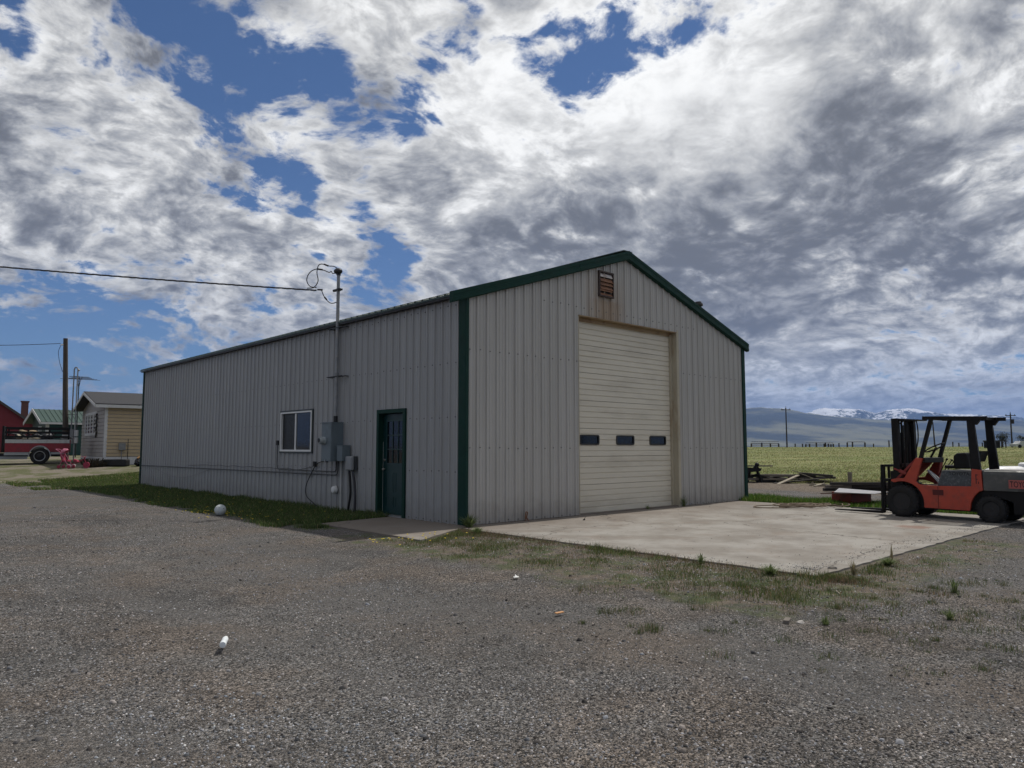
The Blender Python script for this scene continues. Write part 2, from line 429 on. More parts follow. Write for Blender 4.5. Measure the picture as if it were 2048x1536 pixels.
# low relief in the gravel, none under the slab and the shop
near = (1 - sm(rr_, 14, 26))
lump = (np.sin(xs * 1.7 + 1.3 * np.sin(ys * .9)) * np.sin(ys * 1.3 + xs * .4) * .012 + np.sin(xs * .5 - ys * .33) * .02 - .012)
clear = sm(-xs, 2.2, 3.6) 
zs = zs + lump * near * clear
vv = [(CAM.x, CAM.y, 0)] + list(zip(xs.ravel(), ys.ravel(), zs.ravel()))
n = 300; ff = [(0, 1 + k, 1 + (k + 1) % n) for k in range(n)]
for i in range(len(rads) - 1):
    for k in range(n):
        a = 1 + i * n + k; b = 1 + i * n + (k + 1) % n
        ff.append((a, a + n, b + n, b))
mb = MB(); mb.v = vv; mb.f = ff
ground = tag(mb.build('ground', gm, smooth=True), kind='structure')

# ------------------------------------------------------------------ mountains
mm = bpy.data.materials.new('mountain_slopes'); mm.use_nodes = True
t = NT(mm.node_tree); bsdf = mm.node_tree.nodes['Principled BSDF']
p = pos(t); X, Y, Z = t.sep(p)
a = t.noise(p, .00085, 8, .6); b = t.noise(p, .0045, 6, .65)
c = t.mix(t.step(a, .42, .60), (.045, .055, .055), (.17, .17, .115))
c = t.mix(t.math('MULTIPLY', t.step(b, .52, .66), .5), c, (.030, .042, .035))
sn = t.math('MULTIPLY_ADD', t.math('SUBTRACT', b, .5), 560, Z)
sn = t.math('MULTIPLY_ADD', t.math('SUBTRACT', a, .5), 700, sn)
sn = t.math('MULTIPLY_ADD', t.math('SUBTRACT', t.noise(p, .016, 4, .7), .5), 620, sn)
snow = t.step(sn, 560, 640)
c = t.mix(snow, c, (.86, .88, .92))
t.l.new(c, bsdf.inputs['Base Color']); bsdf.inputs['Roughness'].default_value = .95
bsdf.inputs['Specular IOR Level'].default_value = .1
def fbm(x, y, seed, octs=6, rough=.52):
    r_ = np.random.default_rng(seed); out_ = np.zeros_like(x); amp = 1.0; tot = 0
    f = 1.0
    for o_ in range(octs):
        acc = np.zeros_like(x)
        for k in range(5):
            th = r_.uniform(0, 6.28); ph = r_.uniform(0, 6.28)
            acc += np.sin((x * math.cos(th) + y * math.sin(th)) * f * 6.28 + ph + 1.6 * np.sin((x * math.sin(th) - y * math.cos(th)) * f * 4.1 + ph * 2))
        out_ += acc / 5 * amp; tot += amp; amp *= rough; f *= 2.03
    return out_ / tot
# skyline: lateral/depth ratio -> tangent of elevation above the eye line
q_front = [(-1.6, .012), (-.8, .008), (-.3, .012), (.0, .03), (.2, .042), (.31, .0500), (.34, .0515), (.37, .0500), (.40, .0440), (.44, .0395), (.48, .036), (.53, .033), (.60, .036), (.66, .037), (.72, .032), (.9, .024), (1.4, .015)]
q_back = [(-1.6, .0), (.2, .03), (.36, .034), (.40, .0455), (.425, .0510), (.45, .0500), (.475, .0485), (.495, .0440), (.51, .0490), (.53, .0515), (.548, .0500), (.57, .0455), (.61, .0435), (.66, .0410), (.70, .0370), (.76, .033), (1.0, .02), (1.4, .01)]
NQ, NR = 760, 70
qq = np.linspace(-1.1, 1.35, NQ)
dd = np.linspace(5200, 15200, NR)
QQ, DD = np.meshgrid(qq, dd)
wx = CAM.x + DD * FWH.x + QQ * DD * RTH.x; wy = CAM.y + DD * FWH.y + QQ * DD * RTH.y
hf = np.interp(QQ, [a for a, b in q_front], [b for a, b in q_front]) * 10400
hb = np.interp(QQ, [a for a, b in q_back], [b for a, b in q_back]) * 14200
n_lo = fbm(wx / 5200, wy / 5200, 3); n_hi = fbm(wx / 1500, wy / 1500, 5, 6, .6)
ridge = 1 - np.abs(fbm(wx / 2100, wy / 2100, 9, 6, .58)) * 2.2
rise_f = sm(DD, 5200, 10300) ** 1.25
fall_f = 1 - .45 * sm(DD, 10500, 12800)
zf = hf * rise_f * fall_f * (1 + .12 * n_lo * (1 - sm(DD, 8800, 10200))) + (ridge - .6) * 38 * sm(DD, 5600, 8500) * fall_f
rise_b = sm(DD, 11600, 14200)
zb = hb * rise_b + (ridge - .5) * 75 * rise_b + n_hi * 38 * rise_b
zm = np.maximum(zf, zb) * 1.0 + 1.43 - 12 * (1 - sm(DD, 5200, 5900))
zm[-1, :] = -20
vv = list(zip(wx.ravel(), wy.ravel(), zm.ravel()))
ff = [(i * NQ + k, i * NQ + k + 1, (i + 1) * NQ + k + 1, (i + 1) * NQ + k) for i in range(NR - 1) for k in range(NQ - 1)]
mb = MB(); mb.v = vv; mb.f = ff
tag(mb.build('mountains', mm, smooth=False), kind='structure')

# ------------------------------------------------------------------ concrete
cm = bpy.data.materials.new('weathered_concrete'); cm.use_nodes = True
t = NT(cm.node_tree); bsdf = cm.node_tree.nodes['Principled BSDF']
p = pos(t); X, Y, Z = t.sep(p)
base = t.mix(t.step(t.noise(p, 1.1, 7, .65), .35, .65), (.19, .172, .15), (.285, .27, .246))
base = t.mix(t.math('MULTIPLY', t.step(t.noise(t.vmath('MULTIPLY', p, (.8, 1.1, 1)), 1.3, 7, .7), .50, .70), .45), base, (.175, .13, .098))
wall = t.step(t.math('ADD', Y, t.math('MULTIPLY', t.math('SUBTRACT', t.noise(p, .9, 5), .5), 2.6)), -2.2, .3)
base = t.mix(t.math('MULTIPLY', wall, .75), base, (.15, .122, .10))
base = t.mix(t.math('MULTIPLY', t.step(t.noise(t.vmath('ADD', p, (9, 3, 0)), .75, 5, .6), .58, .72), .5), base, (.13, .115, .105))
base = t.mix(t.math('MULTIPLY', t.step(t.noise(p, 38, 4, .75), .60, .68), .5), base, (.16, .14, .12))
base = t.mix(t.math('MULTIPLY', t.step(t.noise(p, 90, 3, .7), .6, .7), .35), base, (.37, .355, .335))
# hairline cracks: the border between two warped cells
wv = t.vmath('ADD', t.vmath('MULTIPLY', p, (.16, .21, 1)), t.vmath('SCALE', t.noise(p, 1.6, 5, .6, color=True), scale=.10))
vc = t.new('ShaderNodeTexVoronoi', feature='DISTANCE_TO_EDGE'); vc.inputs['Scale'].default_value = 1.0; t.l.new(wv, vc.inputs['Vector'])
crk = t.step(vc.outputs['Distance'], .0006, .0034, True, .85, 0)
base = t.mix(crk, base, (.07, .06, .05))
rustspot = t.new('ShaderNodeVectorMath', operation='DISTANCE'); t.l.new(p, rustspot.inputs[0]); rustspot.inputs[1].default_value = (5.75, -5.55, .02)
base = t.mix(t.step(t.math('ADD', rustspot.outputs['Value'], t.math('MULTIPLY', t.math('SUBTRACT', t.noise(p, 5, 4), .5), .5)), .12, .42, True, .65, 0), base, (.16, .07, .04))
t.l.new(base, bsdf.inputs['Base Color']); bsdf.inputs['Roughness'].default_value = .86
bsdf.inputs['Specular IOR Level'].default_value = .3
bn = t.new('ShaderNodeBump'); bn.inputs['Strength'].default_value = .5; bn.inputs['Distance'].default_value = .008
t.l.new(t.math('ADD', t.noise(p, 45, 5, .7), t.math('MULTIPLY', t.noise(p, 3, 3), 2)), bn.inputs['Height']); t.l.new(bn.outputs[0], bsdf.inputs['Normal'])
def ragged(poly, step_=.18, amp=.018):
    out_ = []
    for i, a in enumerate(poly):
        b = poly[(i + 1) % len(poly)]; L = math.hypot(b[0] - a[0], b[1] - a[1]); k = max(1, int(L / step_))
        for j in range(k):
            f = j / k; e = 0 if j == 0 else random.uniform(-amp, amp)
            nx, ny = (b[1] - a[1]) / L, -(b[0] - a[0]) / L
            out_.append((a[0] + (b[0] - a[0]) * f + nx * e, a[1] + (b[1] - a[1]) * f + ny * e))
    return out_
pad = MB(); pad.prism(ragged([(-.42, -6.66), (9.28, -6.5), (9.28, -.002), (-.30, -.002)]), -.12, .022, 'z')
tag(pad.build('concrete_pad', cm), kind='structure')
pad = MB(); pad.prism(ragged([(-1.80, -1.12), (-.36, -.30), (-.002, -.10), (-.002, 2.36), (-.62, 2.32), (-1.76, 2.12)]), -.1, .026, 'z')
tag(pad.build('doorstep_slab', cm), kind='structure')

# ------------------------------------------------------------------ the metal shop
W, L, EAVE = 9.747, 19.10, 4.25
RIDX, RIDZ, SLOPE = 4.68, 5.87, .327
def roofz(x): return RIDZ - SLOPE * abs(x - RIDX) if x < RIDX else RIDZ - .318 * (x - RIDX)
def wallz(x): return roofz(x) - .07

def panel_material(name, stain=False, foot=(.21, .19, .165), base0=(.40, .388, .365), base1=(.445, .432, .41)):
    m = bpy.data.materials.new(name); m.use_nodes = True
    t = NT(m.node_tree); b = m.node_tree.nodes['Principled BSDF']
    p = pos(t); X, Y, Z = t.sep(p)
    lowv = t.vmath('MULTIPLY', p, (3.2, 3.2, .22))
    n = t.noise(lowv, 1.0, 6, .65)
    c = t.mix(t.step(n, .35, .65), base0, base1)
    # sheets weather a little differently from one another
    cell = t.comb(t.math('FLOOR', t.math('DIVIDE', X, .9747)), t.math('FLOOR', t.math('DIVIDE', Y, .9747)), 0)
    wn_ = t.new('ShaderNodeTexWhiteNoise', noise_dimensions='3D'); t.l.new(cell, wn_.inputs['Vector'])
    c = t.vmath('SCALE', c, scale=t.step(wn_.outputs['Value'], 0, 1, False, .955, 1.03))
    st = t.noise(t.vmath('MULTIPLY', p, (14, 14, .5)), 1.0, 5, .6)
    c = t.mix(t.math('MULTIPLY', t.step(st, .52, .72), .16), c, (.20, .185, .16))
    ft = t.math('ADD', Z, t.math('MULTIPLY', t.math('SUBTRACT', t.noise(p, 4, 5, .6), .5), .7))
    c = t.mix(t.step(ft, .05, .60, True, .45, 0), c, foot)
    if stain:
        gx = t.math('ABSOLUTE', t.math('SUBTRACT', X, 3.98))
        gx = t.math('ADD', gx, t.math('MULTIPLY', t.math('SUBTRACT', t.noise(t.vmath('MULTIPLY', p, (7, 7, .6)), 1.0, 5, .65), .5), .75))
        sm_ = t.step(gx, .16, .85, True, 1, 0)
        vz = t.math('MULTIPLY', t.step(Z, 4.62, 4.85, True, 1, .0), 1)
        side = t.math('MULTIPLY', t.step(Z, 4.7, 5.5, True, .6, 0), t.step(gx, .2, .9, True, 1, 0))
        am = t.math('MAXIMUM', t.math('MULTIPLY', sm_, vz), side)
        c = t.mix(t.math('MULTIPLY', am, .72), c, t.mix(st, (.20, .11, .05), (.36, .26, .15)))
    t.l.new(c, b.inputs['Base Color'])
    b.inputs['Roughness'].default_value = .45; b.inputs['Specular IOR Level'].default_value = .4
    bn = t.new('ShaderNodeBump'); bn.inputs['Strength'].default_value = .45; bn.inputs['Distance'].default_value = .03
    t.l.new(t.noise(t.vmath('MULTIPLY', p, (2.2, 2.2, .9)), 1.0, 3), bn.inputs['Height']); t.l.new(bn.outputs[0], b.inputs['Normal'])
    return m
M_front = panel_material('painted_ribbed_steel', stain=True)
M_side = panel_material('painted_ribbed_steel_shade_tone', base0=(.312, .316, .318), base1=(.345, .349, .350), foot=(.20, .195, .185))  # same paint as the front, the side's shade put into a darker, cooler base
M_green = mat('green_trim_paint', (.004, .034, .025), .6, var=.12, vscale=3, dirt=(.008, .028, .022), damt=.5, spec=.2)
M_cream = mat('cream_jamb_paint', (.42, .38, .29), .55, var=.12, vscale=4, stretch=(1, 1, .3), dirt=(.27, .20, .12), dscale=3, damt=.6)
M_head = mat('rusty_header_paint', (.30, .22, .13), .6, var=.15, vscale=3, dirt=(.16, .08, .035), dscale=2.5, damt=.8)
M_door = mat('cream_door_steel', (.62, .575, .475), .42, var=.06, vscale=2, stretch=(.4, 1, 2), dirt=(.38, .34, .27), dscale=1.2, damt=.4, bump=.12, bscale=3)
M_black = mat('black_rubber', (.014, .014, .015), .6, var=.2)
M_glass = mat('dark_window_glass', (.006, .008, .010), .06, var=.1, spec=.45)
M_white = mat('white_vinyl', (.72, .72, .70), .4, var=.05)
M_screw = mat('screw_heads', (.15, .145, .14), .5, metal=.3)
M_roof = mat('green_roof_steel', (.008, .035, .027), .4, var=.12)
M_rust = mat('rusty_louvre', (.21, .10, .055), .75, var=.35, vscale=9, dirt=(.10, .05, .03), dscale=12, bump=.3)
M_inner = mat('dark_interior', (.03, .03, .03), .9)
M_dark = mat('dark_steel', (.022, .022, .024), .5, metal=.4)
M_galv = mat('galvanised_steel', (.34, .35, .36), .42, metal=.65, var=.15, vscale=14)

shop = empty('metal_shop', (0, 0, 0), label='large grey ribbed steel shop building with green trim and one tall overhead door', cat='building')
PITCHR = W / 40
def profile(a, b, extra=()):
    """ribbed sheet: list of (position, rib height)"""
    pts = {round(a, 4): None, round(b, 4): None}
    for e in extra:
        if a < e < b: pts[round(e, 4)] = None
    k0 = int(a / PITCHR) - 1; k1 = int(b / PITCHR) + 2
    def h(u):
        m = (u / PITCHR) % 1; m = min(m, 1 - m) * PITCHR
        if m < .016: return .030
        if m < .030: return .030 * (1 - (m - .016) / .014)
        for c in (PITCHR / 6 * 2,):
            d = abs(m - c)
            if d < .006: return .007
            if d < .014: return .007 * (1 - (d - .006) / .008)
        return 0
    c2 = PITCHR / 3
    for k in range(k0, k1 + 1):
        for o in (-.030, -.016, .016, .030, c2 - .014, c2 - .006, c2 + .006, c2 + .014, -c2 - .014, -c2 - .006, -c2 + .006, -c2 + .014):
            u = k * PITCHR + o
            if a + .002 < u < b - .002: pts[round(u, 4)] = None
    return [(u, h(u)) for u in sorted(pts)]
def sheet(a, b, zlo, zhi, axis, sign, plane, holes=(), parent=shop, m=None, name='siding_panel'):
    mb = MB(); extra = [e for hl in holes for e in hl[:2]]
    pr = profile(a, b, extra)
    for (u0, h0), (u1, h1) in zip(pr, pr[1:]):
        um = (u0 + u1) / 2
        spans = [(zlo, None)]
        for (y0, y1, z0, z1) in holes:
            if y0 < um < y1: spans = [(zlo, z0), (z1, None)] if z0 > zlo + .01 else [(z1, None)]
        for (s0, s1) in spans:
            def pt(u, h, z):
                return (u, plane + sign * h, z) if axis == 'x' else (plane + sign * h, u, z)
            za = zhi(u0) if s1 is None else s1; zb = zhi(u1) if s1 is None else s1
            mb.add([pt(u0, h0, s0), pt(u1, h1, s0), pt(u1, h1, zb), pt(u0, h0, za)], [(0, 1, 2, 3) if (axis == 'x') == (sign < 0) else (3, 2, 1, 0)])
    return mb.build(name, m, parent)
OX0, OX1, OZ = 3.05, 6.60, 4.25          # overhead door opening
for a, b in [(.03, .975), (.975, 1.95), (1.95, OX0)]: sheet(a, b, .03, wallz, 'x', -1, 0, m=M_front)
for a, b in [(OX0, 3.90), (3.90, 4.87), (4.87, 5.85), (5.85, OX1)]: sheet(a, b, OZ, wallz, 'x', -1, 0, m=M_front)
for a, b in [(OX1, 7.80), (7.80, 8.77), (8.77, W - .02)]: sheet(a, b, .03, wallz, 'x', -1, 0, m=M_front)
DY0, DY1, DZ = 1.93, 2.92, 2.19          # walk door
WY0, WY1, WZ0, WZ1 = 5.83, 7.50, 1.33, 2.32
sz_ = lambda y: roofz(0) - .03
ys_ = [0.03] + [.9747 * k for k in range(1, 19)] + [L - .02]
for a, b in zip(ys_, ys_[1:]):
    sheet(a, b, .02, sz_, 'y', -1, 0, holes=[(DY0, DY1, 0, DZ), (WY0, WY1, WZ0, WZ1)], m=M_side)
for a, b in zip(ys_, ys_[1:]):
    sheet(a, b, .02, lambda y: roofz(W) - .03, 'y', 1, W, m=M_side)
mb = MB(); mb.add([(0.02, L, 0), (W - .02, L, 0), (W - .02, L, wallz(W)), (RIDX, L, wallz(RIDX)), (.02, L, wallz(0))], [(4, 3, 2, 1, 0)])
mb.build('rear_wall', M_side, shop)
# unseen dark box added a little behind the sheets to block light
mb = MB()
mb.add([(.17, .25, 0), (.17, L - .1, 0), (.17, L - .1, 4.2), (.17, .25, 4.2)], [(0, 1, 2, 3)])
mb.add([(.3, .34, 0), (W - .3, .34, 0), (W - .3, .34, 4.4), (.3, .34, 4.4)], [(0, 1, 2, 3)])
mb.add([(.05, .1, .0), (W - .05, .1, 0), (W - .05, L - .1, 0), (.05, L - .1, 0)], [(0, 1, 2, 3)])
mb.build('inner_light_block', M_inner, shop)
# screws in rows along the girts
mb = MB()
def screw(x, y, z, ax):
    d = .0105
    if ax == 'x': mb.box(x - d, x + d, y - .014, y, z - d, z + d)
    else: mb.box(x - .014, x, y - d, y + d, z - d, z + d)
for row in (.06, 1.42, 3.25):
    for k in range(40):
        x = (k + .5) * PITCHR + random.uniform(-.01, .01) - .05
        if OX0 - .05 < x < OX1 + .05 or x < .05: continue
        if row < wallz(x): screw(x, 0, row + random.uniform(-.012, .012), 'x')
for k in range(40):
    x = (k + .5) * PITCHR - .05
    if 2 < x < 7.6: screw(x, 0, 4.42 + random.uniform(-.01, .01), 'x')
for row in (.06, .98, 2.0, 3.02, 4.1):
    for k in range(int(L / PITCHR)):
        y = (k + .5) * PITCHR + random.uniform(-.01, .01) - .05
        if DY0 - .1 < y < DY1 + .1 and row < 2.25: continue
        if WY0 - .1 < y < WY1 + .1 and WZ0 - .05 < row < WZ1 + .05: continue
        screw(0, y, row + random.uniform(-.012, .012), 'y')
tag(mb.build('screw', M_screw, shop), kind='stuff')
# roof: two ribbed slopes with a shade of thickness
for sgn in (-1, 1):
    mb = MB()
    xe = -.14 if sgn < 0 else W + .12
    pr = profile(-.09, L + .10)
    for (u0, h0), (u1, h1) in zip(pr, pr[1:]):
        mb.add([(RIDX, u0, RIDZ + h0), (RIDX, u1, RIDZ + h1), (xe, u1, roofz(xe) + h1), (xe, u0, roofz(xe) + h0)], [(0, 1, 2, 3) if sgn < 0 else (3, 2, 1, 0)])
    dz = .035
    mb.add([(RIDX, -.09, RIDZ - dz), (RIDX, L + .10, RIDZ - dz), (xe, L + .10, roofz(xe) - dz), (xe, -.09, roofz(xe) - dz)], [(3, 2, 1, 0)])
    mb.add([(xe, -.09, roofz(xe) - dz), (xe, L + .10, roofz(xe) - dz), (xe, L + .10, roofz(xe)), (xe, -.09, roofz(xe))], [(0, 1, 2, 3)])
    mb.build('roof', M_roof, shop)
mb = MB()
mb.beam((RIDX - .02, -.1, RIDZ + .03), (RIDX - .02, L + .1, RIDZ + .03), .3, .02)
mb.build('ridge_cap', M_roof, shop)
mb = MB().box(-.13, -.006, .05, L, roofz(-.14) - .075, roofz(-.14) - .038)
mb.build('eave_trim', M_dark, shop)
# rake trim, in two lapped lengths on the left slope and one on the right
def rake(x0, x1, off=0.0):
    z0, z1 = roofz(x0), roofz(x1); mb = MB(); th = .165
    y = -.115 - off
    prof = [(y, .045), (y, -.02), (y + .008, -.025), (y + .008, -.075), (y, -.08), (y, -th + .02), (y + .03, -th), (y + .10, -th), (y + .10, .045)]
    a = [(x0, py, z0 + pz) for py, pz in prof]; b = [(x1, py, z1 + pz) for py, pz in prof]
    n_ = len(prof); mb.add(a + b, [(i, n_ + i, n_ + (i + 1) % n_, (i + 1) % n_) for i in range(n_)] + [tuple(range(n_)), tuple(n_ + i for i in reversed(range(n_)))])
    return mb.build('rake_trim', M_green, shop)
rake(-.42, 3.05); rake(3.0, RIDX, .006); rake(RIDX, W + .14)
MB().box(-.03, .0, .0, .20, .03, roofz(0) - .10).box(-.03, .028, -.032, -.004, .03, roofz(0) - .10).build('corner_trim', M_green, shop)
MB().box(W - .10, W + .03, -.034, -.004, .03, roofz(W) - .10).box(W + .002, W + .03, -.004, .20, .03, roofz(W) - .10).build('corner_trim', M_green, shop)
MB().box(-.03, .0, L - .12, L + .03, .02, roofz(0) - .08).build('corner_trim', M_green, shop)
# foundation sill
MB().box(.0, W, .004, .12, -.1, .045).box(.0, .12, .12, L, -.1, .035).build('sill', cm, shop)

# overhead door, its jambs and sections
RC = .16
jm = MB().box(OX0 - .004, OX0 + .012, -.008, RC + .04, .02, OZ)
jm.build('jamb', M_cream, shop)
jm = MB().box(OX1 - .012, OX1 + .004, -.03, RC + .04, .02, OZ).box(OX1 + .004, OX1 + .075, -.032, -.004, .02, OZ + .05)
jm.box(OX1 - .075, OX1 - .013, RC - .05, RC + .03, .02, OZ - .06)
jm.build('jamb', M_cream, shop)
jm = MB().box(OX0, OX1, -.035, RC + .04, OZ - .018, OZ - .002).box(OX0 + .014, OX1 - .014, RC - .03, RC + .03, OZ - .10, OZ - .02)
jm.build('header_trim', M_head, shop)
odoor = empty('overhead_door', (0, RC, 0)); odoor.parent = shop; del_ = None
SEC = 4.22 / 7
def door_section(z0, z1, holes=()):
    """ribbed steel section seen from the front; y=0 is the face"""
    prof = [(0, .012), (.004, 0)]
    H = z1 - z0
    for k in (1, 2, 3, 4):
        zc = H * k / 5
        g = .016
        prof += [(zc - .016, 0), (zc - .006, g), (zc + .004, g), (zc + .010, 0)] if k not in (2.5,) else []
    prof += [(H - .006, 0), (H - .001, .014)]
    mb = MB(); x0, x1 = OX0 + .012, OX1 - .013
    cuts = sorted({x0, x1, *[h_[0] for h_ in holes], *[h_[1] for h_ in holes]})
    for (a, b) in zip(cuts, cuts[1:]):
        mid_ = (a + b) / 2
        for (p0, g0), (p1, g1) in zip(prof, prof[1:]):
            za, zb = z0 + p0, z0 + p1
            segs = [(za, zb, g0, g1)]
            for h_ in holes:
                if h_[0] < mid_ < h_[1] and zb > h_[2] and za < h_[3]:
                    segs = []
                    if za < h_[2]: segs.append((za, h_[2], g0, g0))
                    if zb > h_[3]: segs.append((h_[3], zb, g1, g1))
            for (sa, sb, ga, gb) in segs:
                mb.add([(a, ga, sa), (b, ga, sa), (b, gb, sb), (a, gb, sb)], [(0, 1, 2, 3)])
    return mb
wins = [(3.24, 3.88), (4.46, 5.11), (5.69, 6.34)]
for k in range(7):
    z0 = .035 + k * SEC; z1 = z0 + SEC - .003
    hl = [(a + .03, b - .03, 1.51, 1.68) for a, b in wins] if k == 2 else []
    s_ = door_section(z0, z1, hl).build('door_section', M_door, odoor)
    if k == 2:
        for a, b in wins:
            # rounded rubber gasket round each pane
            def rr(x0, x1, z0_, z1_, r_, n_=5):
                out_ = []
                for cx, cz, a0 in ((x1 - r_, z1_ - r_, 0), (x0 + r_, z1_ - r_, 90), (x0 + r_, z0_ + r_, 180), (x1 - r_, z0_ + r_, 270)):
                    for j in range(n_ + 1):
                        th = R(a0 + 90 * j / n_); out_.append((cx + r_ * math.cos(th), cz + r_ * math.sin(th)))
                return out_
            o_ = rr(a, b, 1.485, 1.705, .05); i_ = rr(a + .035, b - .035, 1.515, 1.675, .03); n_ = len(o_)
            mb = MB(); mb.add([(x, -.014, z) for x, z in o_] + [(x, -.014, z) for x, z in i_] + [(x, .0, z) for x, z in o_] + [(x, .012, z) for x, z in i_],
                [(i, (i + 1) % n_, n_ + (i + 1) % n_, n_ + i)[::-1] for i in range(n_)] + [(2 * n_ + i, 2 * n_ + (i + 1) % n_, (i + 1) % n_, i)[::-1] for i in range(n_)] + [(n_ + i, n_ + (i + 1) % n_, 3 * n_ + (i + 1) % n_, 3 * n_ + i)[::-1] for i in range(n_)])
            mb.build('window_gasket', M_black, odoor)
            MB().box(a + .02, b - .02, .008, .02, 1.50, 1.69).build('pane', M_glass, odoor)
MB().box(OX0 + .02, OX1 - .02, -.004, .05, .0, .034).build('weather_strip', M_black, odoor)
# gable vent: frame, torn white top blade and rusty louvre blades
vent = empty('vent', (0, 0, 0)); vent.parent = shop
vx0, vx1, vz0, vz1 = 3.67, 4.17, 4.76, 5.29
mb = MB().box(vx0, vx0 + .035, -.075, -.005, vz0, vz1).box(vx1 - .035, vx1, -.075, -.005, vz0, vz1).box(vx0, vx1, -.078, -.005, vz0 - .02, vz0 + .012).box(vx0, vx1, -.078, -.005, vz1 - .012, vz1 + .02)
mb.build('vent_frame', mat('vent_frame_dark', (.045, .028, .024), .7, var=.3), vent)
MB().box(vx0 + .03, vx1 - .03, -.02, -.006, vz0, vz1).build('vent_back', M_inner, vent)
for k in range(6):
    zt = vz1 - .03 - k * .083
    tilt = .02 if k else .006
    mb = MB(); mb.prism([(-.068 - tilt * .5, zt - .085), (-.062 - tilt * .5, zt - .088), (-.030, zt - .004), (-.036, zt)], vx0 + .035, vx1 - .035, 'x')
    b_ = mb.build('blade', M_rust if k else mat('pale_vent_blade', (.52, .48, .46), .6, dirt=(.2, .1, .06), dscale=8), vent)
    b_.rotation_euler = (0, random.uniform(-.006, .006), 0)
# walk door
wd = empty('walk_door', (0, 0, 0)); wd.parent = shop
M_wd = mat('green_door_paint', (.004, .032, .032), .38, var=.10, vscale=3, dirt=(.01, .03, .028), damt=.4)
mb = MB().box(-.045, -.004, DY0 - .03, DY0 + .05, .0, DZ + .03).box(-.045, -.004, DY1 - .05, DY1 + .03, .0, DZ + .03).box(-.045, -.004, DY0 + .05, DY1 - .05, DZ - .05, DZ + .03)
mb.box(-.004, .14, DY0 + .0, DY0 + .045, .0, DZ).box(-.004, .14, DY1 - .045, DY1, .0, DZ).box(-.004, .14, DY0 + .045, DY1 - .045, DZ - .045, DZ)
mb.build('door_frame', M_green, wd)
y0, y1 = DY0 + .05, DY1 - .05; xf = .085
leaf = MB(); wy0, wy1, wz0, wz1 = y0 + .13, y1 - .15, 1.10, 1.98
leaf.box(xf, xf + .045, y0, wy0, .06, 2.13).box(xf, xf + .045, wy1, y1, .06, 2.13).box(xf, xf + .045, wy0, wy1, .06, wz0).box(xf, xf + .045, wy0, wy1, wz1, 2.13)
for a, b in ((y0 + .12, (y0 + y1) / 2 - .03), ((y0 + y1) / 2 + .03, y1 - .12)):
    for q0, q1 in ((.20, .42), (.50, .92)):
        leaf.box(xf - .006, xf - .0005, a, b, q0, q0 + .02).box(xf - .006, xf - .0005, a, b, q1 - .02, q1).box(xf - .006, xf - .0005, a, a + .02, q0 + .02, q1 - .02).box(xf - .006, xf - .0005, b - .02, b, q0 + .02, q1 - .02)
        leaf.box(xf - .004, xf - .0005, a + .05, b - .05, q0 + .05, q1 - .05)
lf = leaf.build('door_leaf', M_wd, wd)
mb = MB().box(xf - .012, xf - .001, wy0 - .03, wy0 + .008, wz0 - .03, wz1 + .03).box(xf - .012, xf - .001, wy1 - .008, wy1 + .03, wz0 - .03, wz1 + .03).box(xf - .012, xf - .001, wy0 + .008, wy1 - .008, wz0 - .03, wz0 + .008).box(xf - .012, xf - .001, wy0 + .008, wy1 - .008, wz1 - .008, wz1 + .03)
for k in (1, 2):
    yy = wy0 + (wy1 - wy0) * k / 3; mb.box(xf - .008, xf + .004, yy - .011, yy + .011, wz0 + .008, wz1 - .008)
    z_ = wz0 + (wz1 - wz0) * k / 3; mb.box(xf - .0085, xf + .0035, wy0 + .008, wy1 - .008, z_ - .011, z_ + .011)
mb.build('window_grille', M_wd, wd)
for i in range(3):
    for j in range(3):
        a = wy0 + (wy1 - wy0) * i / 3; z_ = wz0 + (wz1 - wz0) * j / 3
        MB().box(xf + .006, xf + .012, a + .006, a + (wy1 - wy0) / 3 - .006, z_ + .006, z_ + (wz1 - wz0) / 3 - .006).build('pane', M_glass, wd)
M_brass = mat('worn_nickel', (.42, .40, .36), .3, metal=.9)
kn = MB().lathe([(-.065, .012), (-.062, .024), (-.045, .030), (-.028, .024), (-.022, .011), (0, .011), (0.0005, .03)], (xf, y1 - .07, .98), 'x', 16)
kn.build('door_knob', M_brass, wd, smooth=True)
MB().lathe([(-.022, .018), (-.018, .026), (0, .028)], (xf, y1 - .07, 1.17), 'x', 16).build('deadbolt', M_brass, wd, smooth=True)
MB().box(xf - .002, xf + .002, y1 + .001, y1 + .008, .07, 1.55).build('weather_strip', M_white, wd)
MB().box(-.05, .14, DY0 + .045, DY1 - .045, .025, .052).build('threshold', M_galv, wd)
# sliding window
wi = empty('window', (0, 0, 0)); wi.parent = shop
mb = MB().box(-.038, -.004, WY0 - .04, WY0 - .001, WZ0 - .04, WZ1 + .04).box(-.038, -.004, WY1 + .001, WY1 + .04, WZ0 - .04, WZ1 + .04).box(-.038, -.004, WY0, WY1, WZ0 - .04, WZ0 - .001).box(-.038, -.004, WY0, WY1, WZ1 + .001, WZ1 + .04)
mb.build('window_trim', mat('bronze_trim', (.035, .045, .045), .5), wi)
fr = .045; ym = (WY0 + WY1) / 2 + .02
mb = MB().box(-.046, .03, WY0, WY0 + fr, WZ0, WZ1).box(-.046, .03, WY1 - fr, WY1, WZ0, WZ1).box(-.046, .03, WY0 + fr, WY1 - fr, WZ0, WZ0 + fr).box(-.046, .03, WY0 + fr, WY1 - fr, WZ1 - fr * .8, WZ1).box(-.03, .03, ym - .03, ym + .03, WZ0 + fr, WZ1 - fr)
mb.build('window_frame', M_white, wi)
MB().box(-.012, -.006, WY0 + fr, ym - .03, WZ0 + fr, WZ1 - fr).build('pane', M_glass, wi)
